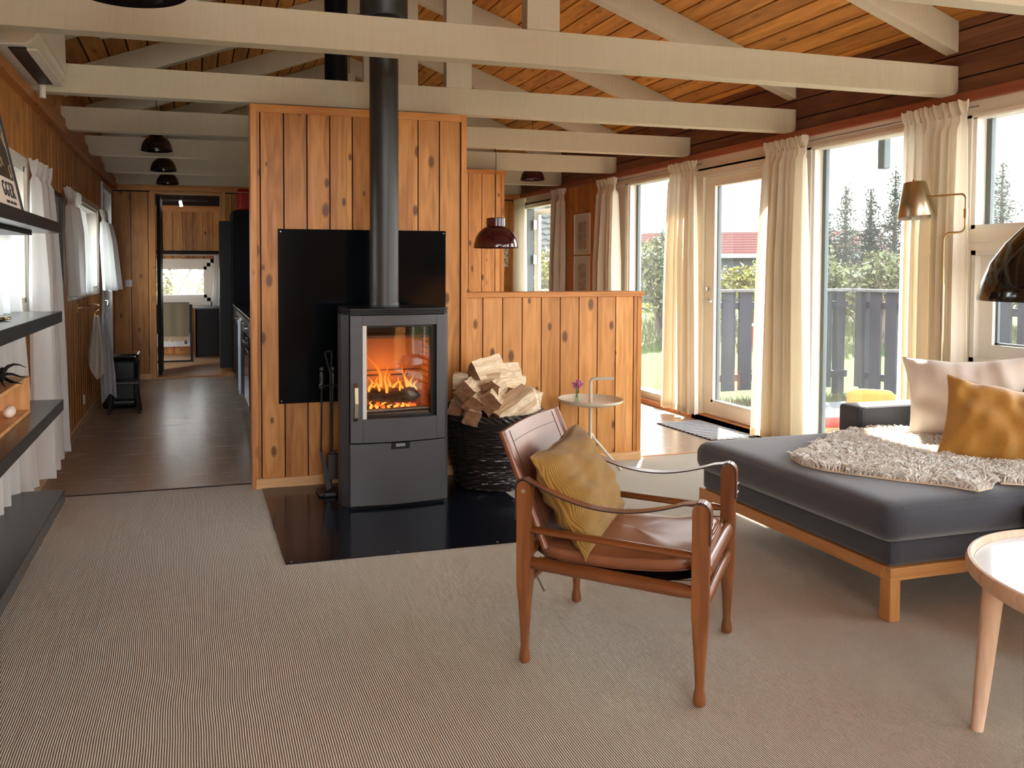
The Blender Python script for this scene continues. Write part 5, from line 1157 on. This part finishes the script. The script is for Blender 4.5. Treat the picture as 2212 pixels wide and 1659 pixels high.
# ================================================================== KITCHEN
KX = .425
for i, (y0, y1, l) in enumerate(((6.0, 6.6, 'black base cabinet with steel handle nearest the stove partition'), (7.2, 8.2, 'black base cabinet beyond the oven'), (8.2, 9.2, 'black base cabinet next to the tall cabinet'))):
    k = empty('base_cabinet', (.73, (y0 + y1) / 2, 0), label=l, cat='kitchen cabinet')
    B().box(KX + .022, 1.02, y0, y1, .14, .865).box(KX + .08, 1.0, y0, y1, 0, .14).obj('carcass', 'kitchen_black', k)
    n = 1 if i == 0 else 2
    for q in range(n):
        a, c = y0 + (y1 - y0) * q / n, y0 + (y1 - y0) * (q + 1) / n
        dr = B().box(KX, KX + .02, a + .003, c - .003, .15, .86).obj('door', 'kitchen_black', k, bevel=.001)
        if i == 0: B().tube([(KX, a + .1, .65), (KX - .03, a + .12, .65), (KX - .03, c - .12, .65), (KX, c - .1, .65)], .006, 8).obj('handle', 'chrome', dr)
ov = empty('oven', (.73, 6.9, 0), label='black oven with a steel control band and knobs', cat='oven')
B().box(KX + .022, 1.02, 6.6, 7.2, .14, .865).box(KX + .08, 1.0, 6.6, 7.2, 0, .14).obj('body', 'kitchen_black', ov)
B().box(KX, KX + .02, 6.603, 7.197, .16, .715).obj('door', 'glass_black', ov)
B().tube([(KX, 6.65, .68), (KX - .035, 6.66, .68), (KX - .035, 7.14, .68), (KX, 7.15, .68)], .008, 8).obj('handle', 'chrome', ov)
B().box(KX - .004, KX + .018, 6.3, 8.4, .735, .860).obj('control_panel', 'steel', ov)
b = B()
for y in (6.66, 7.3, 7.75, 8.1): b.tube([(KX - .004, y, .80), (KX - .032, y, .80)], [.022, .018], 14)
b.obj('knob', 'chrome', ov, smooth=True)
thing('worktop', B().box(KX - .012, 1.03, 5.95, 9.2, .866, .90), 'worktop', 'dark glossy kitchen worktop running along the corridor', 'worktop', bevel=.003)
tl = empty('tea_towel', (.39, 6.9, .3), label='pale blue tea towel hanging over the oven handle', cat='towel')
B().grid(lambda u, v_: (KX - .055 - .012 * sin(u * 7), 6.76 + .26 * u, .24 + .61 * v_), 16, 20).grid(lambda u, v_: (KX - .048 - .012 * sin(u * 7), 6.76 + .26 * u, .24 + .61 * v_), 16, 20).grid(lambda u, v_: (KX - .055 + .03 * v_, 6.76 + .26 * u, .85 + .02 * sin(pi * v_)), 16, 6).obj('cloth', 'towel_blue', tl, smooth=True)
b = rbox(B(), .47, .60, 6.6, 6.9, .900, .925, .011); b = rbox(b, .48, .61, 6.62, 6.88, .925, .952, .012); thing('folded_cloth', b, 'towel_blue', 'folded pale blue cloth lying on the kitchen worktop', 'cloth', smooth=True)
tc_ = empty('tall_cabinet', (.73, 9.5, 0), label='tall black kitchen cabinet at the end of the worktop', cat='tall cabinet')
B().box(KX + .022, 1.03, 9.2, 9.83, .1, 1.94).box(KX + .06, 1.0, 9.22, 9.8, 0, .1).obj('carcass', 'kitchen_black', tc_); B().box(KX, KX + .02, 9.203, 9.827, .12, 1.935).obj('door', 'kitchen_black', tc_, bevel=.001)
B().box(KX + .03, 1.03, 9.193, 9.2, .90, 1.94).obj('side_panel', 'kitchen_black', tc_)
cb_ = empty('narrow_cupboard', (.36, 9.70, .12), label='narrow black cupboard hanging between the doorway and the tall cabinet', cat='cupboard')
B().box(.292, KX - .002, 9.58, 9.815, .13, 1.84).obj('body', 'stove_black', cb_)
rb_ = empty('storage_box', (.7, 9.4, 1.94), label='shiny red box standing on top of the tall cabinet', cat='box')
rbox(B(), .48, .88, 9.26, 9.66, 1.94, 2.19, .03).obj('body', 'red_lacquer', rb_, smooth=True); B().box(.60, .76, 9.25, 9.262, 2.05, 2.08).obj('handle', 'red_lacquer', rb_)
B().box(.475, .885, 9.255, 9.665, 2.145, 2.150).obj('lid_line', 'chrome', rb_)
# ================================================================== BEDROOM
wc = empty('window_curtain', (.36, 12.53, .72), label='thin white curtain at the right of the bedroom window', cat='curtain')
B().grid(lambda u, v_: (.30 + .105 * u + .035 * (1 - v_) * (u - 1), 12.50 + .015 * sin(u * 22), .70 + .79 * v_), 40, 12).obj('cloth', 'curtain_white', wc, smooth=True)
thing('curtain_rod', B().tube([(-1.2, 12.50, 1.497), (.45, 12.50, 1.497)], .009, 8).sph((-.14, 12.495, 1.475), .012, 8), 'light_metal', 'white curtain rod over the bedroom window', 'curtain rod')
dk = empty('desk', (.3, 12.3, 0), label='black desk with a pale lit top under the bedroom window', cat='desk')
B().box(-.06, 1.3, 11.95, 12.5, .71, .735).obj('desktop', 'worktop', dk); B().box(.02, 1.3, 12.0, 12.02, .02, .71).obj('front_panel', 'stove_black', dk); B().box(.02, .04, 12.0, 12.48, 0, .71).obj('side_panel', 'stove_black', dk)
rc = empty('desk_chair', (-.27, 11.55, 0), label='black chair seen from behind in the bedroom', cat='chair')
B().box(-.50, -.02, 11.46, 11.49, .40, .80).obj('backrest', 'stove_black', rc); B().box(-.50, -.02, 11.48, 11.9, .40, .44).obj('seat', 'stove_black', rc)
for x in (-.48, -.05):
    for y in (11.47, 11.87): B().box(x, x + .035, y, y + .035, 0, .40).obj('leg', 'stove_black', rc)
B().box(-.50, -.01, 11.44, 11.48, .0, .03).obj('runner', 'stove_black', rc)
bl = empty('throw_blanket', (-.27, 11.45, .3), label='greyish brown wool blanket with tan fringe hung over the chair', cat='blanket')
cl = B().grid(lambda u, v_: (-.46 + .40 * u, 11.435 + .006 * sin(u * 14), .36 + .455 * v_), 30, 14).grid(lambda u, v_: (-.46 + .40 * u, 11.435 + .075 * v_, .815 + .015 * sin(pi * v_)), 30, 6).grid(lambda u, v_: (-.46 + .40 * u, 11.510, .45 + .365 * v_), 30, 6).obj('cloth', 'blanket', bl, smooth=True)
b = B(); rnd = random.Random(6)
for k in range(70): x = -.458 + k * .0057; b.tube([(x, 11.434, .362), (x + rnd.uniform(-.004, .004), 11.432, .325), (x + rnd.uniform(-.008, .008), 11.434, .295 + rnd.uniform(-.01, .01))], .0022, 4)
b.obj('fringe', 'fringe', bl)
rd = empty('panel_heater', (-.28, 12.5, .1), label='white electric heater low on the bedroom wall behind the chair', cat='heater')
B().box(-.56, -.06, 12.52, 12.60, .12, .50).obj('body', 'door_white', rd, bevel=.004); B().box(-.14, -.10, 12.515, 12.522, .16, .22).obj('control', 'ink', rd)
sp_l = empty('spot_lamp', (-.2, 11.3, 2.2), label='small lit spotlight under the bedroom ceiling seen through the doorway', cat='spotlight')
B().box(-.5, .2, 11.28, 11.32, 2.20, 2.22).obj('track', 'black_metal', sp_l); B().box(-.16, -.13, 11.285, 11.315, 2.22, 2.80).obj('hanger', 'black_metal', sp_l); B().tube([(-.165, 11.28, 2.20), (-.150, 11.26, 2.13)], [.018, .022], 10).obj('head', 'bulb_lit', sp_l)
# small framed art
def wallpic(name, y0, y1, z0, z1, label, mat):
    r_ = empty(name, (XR - .02, (y0 + y1) / 2, z0), label=label, cat='framed print', group='two framed specimen prints on the pine wall'); X0 = XR - .018; t = .010
    b = B()
    for a in ((y0, y1, z0, z0 + t), (y0, y1, z1 - t, z1), (y0, y0 + t, z0, z1), (y1 - t, y1, z0, z1)): b.box(X0 - .016, X0, *a)
    b.obj('frame', 'frame_cream', r_); B().box(X0 - .006, X0, y0 + t, y1 - t, z0 + t, z1 - t).obj('mount', 'paper_pink', r_)
    B().box(X0 - .0068, X0 - .006, y0 + .09, y1 - .09, z0 + .06, z1 - .085).obj('print', mat, r_); B().box(X0 - .012, X0 - .0105, y0 + t, y1 - t, z0 + t, z1 - t).obj('glass_front', 'pane_glass', r_)
wallpic('picture_frame', 7.90, 8.27, 1.445, 1.895, 'upper framed print of small dark leaf shapes on the pine wall', 'print_specimens')
wallpic('picture_frame', 7.90, 8.27, .985, 1.430, 'lower framed print partly hidden by the half wall', 'print_specimens')
pc_ = empty('wall_picture', (3.95, YB - .02, 1.33), label='tiny colourful picture on the back wall behind the dining lamp', cat='picture')
B().box(3.90, 3.985, YB - .026, YB - .016, 1.31, 1.56).obj('sheet', 'print_color', pc_)
# door mat
mm = Matrix.Translation((3.915, 5.495, 0)) @ Matrix.Rotation(R(2), 4, 'Z')
rg = empty('door_mat', (3.915, 5.495, 0), label='small black and white woven mat in front of the terrace door', cat='mat')
b = B()
for k in range(26):
    y = -.335 + k * .0262
    b.box(-.205, .205, y, y + .021, 0, .010)
b.m = mm; b.v = [mm @ v for v in b.v]; b.obj('woven_rows', 'mat_weave', rg)
B(mm).box(-.212, .212, -.345, .350, .0, .006).obj('backing', 'ink', rg, bevel=.002)
# ================================================================== OUTDOORS
GZ = -.16
S('ground', B().box(-40, 60, -12, 75, -1.5, GZ), 'lawn')
S('ground', B().box(-7, XL - .2, -9, 14, GZ - .05, GZ + .01).box(XL - .2, XR + .2, -9, YF - .14, GZ - .05, GZ + .01), 'bounce_paving')  # unseen neutral ground, added to keep green lawn bounce out of the room
S('terrace', B().box(XR + .16, 6.95, YF - 3, 6.75, GZ, -.08), 'deck_wood')
def leaf_cloud(b, fn, n, size, rnd, up=.3):
    for _ in range(n):
        p = fn(); s_ = size * rnd.uniform(.5, 1.3); a = Vector((rnd.gauss(0, 1), rnd.gauss(0, 1), rnd.gauss(0, 1))).normalized(); c_ = a.cross(Vector((rnd.gauss(0, 1), rnd.gauss(0, 1), rnd.gauss(0, 1)))).normalized()
        a *= s_; c_ *= s_ * .55; b.add([p - a - c_ * .2, p - c_, p + a, p + c_], [(0, 1, 2, 3)])
def blob(c, r, rnd):
    def f():
        v_ = Vector((rnd.gauss(0, 1), rnd.gauss(0, 1), rnd.gauss(0, 1))).normalized() * rnd.uniform(.45, 1) ** .6
        k = 1 + .35 * noise.noise(v_ * 2.3 + Vector(c)); return Vector((c[0] + v_.x * r[0] * k, c[1] + v_.y * r[1] * k, c[2] + v_.z * r[2] * k))
    return f
def bush(c, r, n, size, mat, label, seed, cat='bush', group=None, trunk=True, nm='garden_bush'):
    rnd = random.Random(seed); root = empty(nm, (c[0], c[1], GZ), label=label, cat=cat, group=group)
    b = B(); k = 13
    subs = [((c[0] + rnd.uniform(-.6, .6) * r[0], c[1] + rnd.uniform(-.6, .6) * r[1], c[2] + rnd.uniform(-.45, .7) * r[2]), (r[0] * rnd.uniform(.2, .42), r[1] * rnd.uniform(.2, .42), r[2] * rnd.uniform(.2, .42))) for _ in range(k)]
    for s_ in subs: leaf_cloud(b, blob(s_[0], s_[1], rnd), int(n * .75) // k, size, rnd)
    b.obj('foliage', mat, root)
    if trunk:
        t = B()
        for s_ in subs: t.tube([(c[0] + rnd.uniform(-.1, .1), c[1], GZ - .02), ((c[0] + s_[0][0]) / 2 + rnd.uniform(-.2, .2) * r[0], (c[1] + s_[0][1]) / 2, (GZ + s_[0][2]) / 2), s_[0]], [.05, .035, .012], 7)
        t.obj('branches', 'branch', root)
    return root
def conifer(x, y, h_, r, n, seed, label, mat='leaf_pine', group=None):
    rnd = random.Random(seed); root = empty('pine_tree', (x, y, GZ), label=label, cat='tree', group=group); b = B(); tk = B()
    tk.tube([(x, y, GZ - .02), (x, y, GZ + h_)], [.10, .012], 8)
    for k in range(n):
        t = rnd.random() ** 1.25; z = GZ + h_ * (.12 + .88 * t); rr = r * (1 - t) ** 1.1 + .02; a = rnd.uniform(0, 2 * pi)
        if t > .7 and rnd.random() < (t - .7) * 2.2: continue
        if k % 16 == 0: tk.tube([(x, y, z), (x + rr * cos(a), y + rr * sin(a), z + rr * .15)], [.018, .005], 5)
        q = rr * rnd.uniform(.15, 1.0) * (1 + .4 * sin(z * 9 + a * 3)); p = Vector((x + q * cos(a), y + q * sin(a), z + .12 * q + .05 * sin(a * 5)))
        for j in range(3):
            o = Vector((rnd.gauss(0, .06), rnd.gauss(0, .06), rnd.gauss(0, .03))); s_ = rnd.uniform(.05, .10) * (1.05 - .5 * t)
            dr_ = Vector((cos(a) + rnd.gauss(0, .5), sin(a) + rnd.gauss(0, .5), rnd.uniform(-.1, .7))).normalized() * s_ * 1.5; sd = dr_.cross(Vector((0, 0, 1))).normalized() * s_ * .45
            b.add([p + o - dr_ * .5, p + o + sd, p + o + dr_, p + o - sd], [(0, 1, 2, 3)])
    b.obj('foliage', mat, root); tk.obj('trunk', 'branch', root)
# spruce row beyond the large window
gT = 'tall spruces beyond the fence'
SP = (((15.4, 17.7, 2.5, 1.1), 'spruce just right of the terrace curtain, leftmost in the large window'), ((15.85, 17.3, 2.95, .9), 'second spruce from the left in the large window'), ((16.2, 17.0, 3.52, .95), 'spruce with a tall thin tip left of centre in the large window'), ((16.6, 16.6, 3.40, .95), 'spruce in the centre of the large window, under the rain outlet'), ((17.0, 16.25, 3.84, .95), 'tallest spruce in the large window, touching the broad curtain'), ((17.6, 15.6, 3.4, 1.1), 'spruce half hidden behind the broad curtain and brass lamp'), ((18.4, 14.6, 3.85, 1.2), 'tall spruce in the upper right corner window'), ((18.9, 13.9, 3.4, 1.3), 'spruce at the right picture edge behind the black bell lamp'), ((16.6, 18.2, 2.35, 2.2), 'low dark spruce behind the others in the large window'), ((18.3, 16.6, 2.6, 2.4), 'dense rear spruce filling the gap between the tall tips'), ((19.9, 14.9, 2.7, 2.2), 'broad low spruce behind the corner window'))
for i, ((x, y, h_, r), l) in enumerate(SP): conifer(x, y, h_ + .1, r, 2100, 40 + i, l, group='tall spruces beyond the fence')
HZ = (((15.2, 26.5, 2.75, 2.2), 'hazy far pine left in the garden window'), ((17.0, 26.6, 3.0, 2.0), 'hazy far pine, highest in the garden window'), ((13.6, 28.0, 2.5, 2.2), 'low hazy pine beside the garden window frame'), ((30.5, 40.0, 3.4, 2.4), 'far pine behind the neighbour house roof'), ((27, 22.0, 3.4, 2.6), 'far pine behind the spruces at the right'))
for i, ((x, y, h_, r), l) in enumerate(HZ): conifer(x, y, h_, r, 1200, 60 + i, l, group='distant pines on the horizon')
for i, a in enumerate((((9.2, 14.4, .95), (1.0, .9, .95), 4200, .06, 'leaf_bush', 'open branched pine bush outside the garden window by the half wall'),
        ((12.6, 15.9, .95), (1.3, .9, .85), 3800, .06, 'leaf_yellow', 'bright yellow green bush outside the terrace door'),
        ((11.2, 16.6, .25), (1.6, .8, .45), 2000, .05, 'leaf_yellow', 'low yellow bush below the neighbour house'),
        ((11.6, 12.9, .95), (1.1, .9, 1.0), 3600, .06, 'leaf_bush', 'light green pine bush left in the large window'),
        ((12.9, 12.6, .85), (1.1, .8, .9), 3600, .06, 'leaf_bush', 'light green pine bush in the middle of the large window'),
        ((14.0, 12.3, 1.0), (1.1, .9, 1.15), 3600, .06, 'leaf_bush', 'taller green pine bush right in the large window'),
        ((15.4, 11.2, 1.0), (1.2, .9, 1.2), 3600, .06, 'leaf_bush', 'pine bush beyond the small opening window'),
        ((16.6, 9.6, 1.1), (1.4, 1.1, 1.3), 3600, .06, 'leaf_bush', 'pine bush beyond the right edge of the picture'),
        ((6.5, 13.6, .8), (.9, .8, .9), 2600, .06, 'leaf_yellow', 'yellow green bush seen through the far dining window'),
        ((-.6, 15.4, .9), (1.6, .8, 1.3), 5200, .05, 'leaf_autumn', 'yellow leaved shrub filling the bedroom window'))):
    bush(a[0], a[1], a[2], a[3], a[4], a[5], 80 + i)
# tall dry grass
b = B(); rnd = random.Random(77)
for _ in range(5200):
    x, y = rnd.uniform(5.5, 17), rnd.uniform(10.5, 19); 
    if y < 12.2 and x < 9: y += 3
    h_ = rnd.uniform(.15, .42); a = rnd.uniform(0, 6.28); w_ = .012
    b.add([(x - w_ * cos(a), y - w_ * sin(a), GZ), (x + w_ * cos(a), y + w_ * sin(a), GZ), (x + rnd.gauss(0, .06), y + rnd.gauss(0, .06), GZ + h_)], [(0, 1, 2)])
thing('meadow_grass', b, 'dry_grass', 'tall pale dry grass growing between lawn and bushes', 'grass', kind='stuff')
b = B()
for _ in range(2600):
    x, y = rnd.uniform(4.7, 7.1), rnd.uniform(6.8, 7.42); h_ = rnd.uniform(.03, .10); a = rnd.uniform(0, 6.28); w_ = .006
    b.add([(x - w_ * cos(a), y - w_ * sin(a), GZ), (x + w_ * cos(a), y + w_ * sin(a), GZ), (x + rnd.gauss(0, .03), y + rnd.gauss(0, .03), GZ + h_)], [(0, 1, 2)])
thing('grass_tufts', b, 'dry_grass', 'short straggly grass strip between terrace boards and fence', 'grass', kind='stuff')
# neighbour houses
nh = empty('neighbour_house', (24.2, 31.4, GZ), label='grey neighbour house with a red tiled roof seen through the terrace door', cat='house')
ang = -.35; hm = Matrix.Translation((24.2, 31.4, GZ)) @ Matrix.Rotation(R(-32), 4, 'Z')
B(hm).box(-5.2, 5.2, -2.5, 2.5, 0, 2.05).obj('walls', 'house_wall', nh)
B(hm).prism([(-3.0, 2.05), (3.0, 2.05), (.0, 3.15)], -5.6, 5.6, 'X').obj('roof', 'roof_tiles', nh)
B(hm).box(-5.6, 5.6, -3.05, -2.98, 1.93, 2.09).obj('gutter', 'house_white', nh)
for x in (-3.8, -2.4): B(hm).box(x, x + .9, -2.53, -2.49, .5, 1.7).obj('window', 'towel_blue', nh)
nh2 = empty('neighbour_house', (9.4, 24, GZ), label='house with a grey patterned tile roof seen through the far dining window', cat='house')
hm = Matrix.Translation((9.6, 23.2, GZ)) @ Matrix.Rotation(R(10), 4, 'Z')
B(hm).box(-1.6, 1.6, -1.6, 1.6, 0, 1.75).obj('walls', 'house_wall', nh2); B(hm).prism([(-2.2, 1.75), (2.2, 1.75), (0, 3.6)], -1.9, 1.9, 'Y').obj('roof', 'roof_grey', nh2)
rf = B(hm)
for k in range(11):
    z = 1.8 + k * .16; w_ = 2.15 * (3.6 - z) / 1.85
    for q in range(int(w_ * 2 / .3)): rf.tube([(-w_ + q * .3, -1.93, z), (-w_ + q * .3 + .15, -1.96, z + .05), (-w_ + q * .3 + .3, -1.93, z)], .025, 4)
rf.obj('tile_pattern', 'house_wall', nh2); B(hm).box(-2.25, 2.25, -1.95, -1.9, 1.68, 1.78).obj('fascia', 'house_white', nh2)
# eave with rain chain bracket
S('eave', B().box(4.38, 4.46, YF, 9.9, 2.235, 2.32).box(XR + .14, 4.42, YF, 9.9, 2.32, 2.36), 'eave_grey')
rcb = empty('downpipe', (4.42, 4.32, 1.945), label='short grey rainwater outlet hanging from the eave outside the large window', cat='downpipe')
B().box(4.39, 4.445, 4.29, 4.345, 1.945, 2.24).obj('outlet', 'eave_grey', rcb, bevel=.006)
B().box(4.40, 4.44, 4.345, 4.47, 2.155, 2.175).obj('bracket_arm', 'eave_grey', rcb)
# fence
def fence(name, p0, p1, pitch, bw, label):
    p0, p1 = Vector(p0), Vector(p1); L = (p1 - p0).length; d_ = (p1 - p0) / L; ang = atan2(d_.y, d_.x)
    root = empty(name, (p0.x, p0.y, GZ), label=label, cat='fence', group='dark slatted garden fence'); mm = Matrix.Translation((p0.x, p0.y, 0)) @ Matrix.Rotation(ang, 4, 'Z'); rnd = random.Random(int(L * 100))
    n = int(L / pitch)
    for k in range(n):
        x = k * pitch; B(mm).box(x, x + bw, -.012, .012, -.06 + rnd.uniform(-.012, .012), 1.03).obj('board', 'fence_wood', root)
    for z in (.05, .845): B(mm).box(0, L, .012, .055, z, z + .075).obj('rail', 'fence_wood', root)
    B(mm).box(-.03, L + .03, -.06, .08, 1.035, 1.06).obj('handrail', 'deck_wood', root)
    for x in (0.0, L - .09): B(mm).box(x, x + .09, .055, .145, GZ - .05, 1.03).obj('post', 'fence_wood', root)
fence('garden_fence', (4.9, 7.50, 0), (7.22, 7.50, 0), .213, .160, 'dark slatted fence section facing the terrace door')
fence('garden_fence', (7.26, 7.44, 0), (7.26, .8, 0), .207, .142, 'dark slatted fence section running beside the terrace on the right')
# outdoor chair with cushions, lounger
oc = empty('garden_chair', (5.35, 5.5, -.08), label='low garden chair covered with orange and red cushions outside the window', cat='garden chair')
b = rbox(B(), 4.74, 5.25, 4.98, 5.42, .03, .14, .045); b.obj('seat_cushion', 'orange_cloth', oc, smooth=True)
bm_ = Matrix.Translation((5.34, 5.30, .16)) @ Matrix.Rotation(R(-42), 4, 'Z') @ Matrix.Rotation(R(-18), 4, 'X'); rbox(B(bm_), -.17, .17, -.05, .05, -.12, .13, .045, .01).obj('back_cushion', 'orange_cloth', oc, smooth=True)
B().tube([(4.585, 5.04, .115), (4.80, 4.96, .125)], .045, 14).obj('bolster', 'red_cloth', oc, smooth=True)
b = B()
for x, y in ((4.78, 5.02), (5.21, 5.02), (4.78, 5.38), (5.21, 5.38)): b.box(x - .02, x + .02, y - .02, y + .02, -.08, .06)
b.obj('legs', 'orange_wood', oc); B().box(4.60, 4.95, 4.97, 5.0, .0, .08).obj('side_board', 'orange_wood', oc)
t = empty('floor_cushion', (4.6, 4.75, -.08), label='round tan cushion on the terrace just outside the window', cat='cushion')
B().sph((4.56, 4.70, .02), (.155, .20, .10), 28).obj('cover', 'tan_cloth', t, smooth=True)
pt = empty('play_slide', (8.2, 9.9, GZ), label='red plastic garden toy glimpsed between the fence boards', cat='toy')
b = B().prism([(8.0, .02), (8.8, .02), (8.9, .45), (8.4, .62), (7.9, .45)], 9.7, 10.1, 'Y'); b.obj('body', 'red_plastic', pt); B().box(7.95, 8.85, 9.75, 10.05, GZ, .02).obj('base', 'red_plastic', pt)
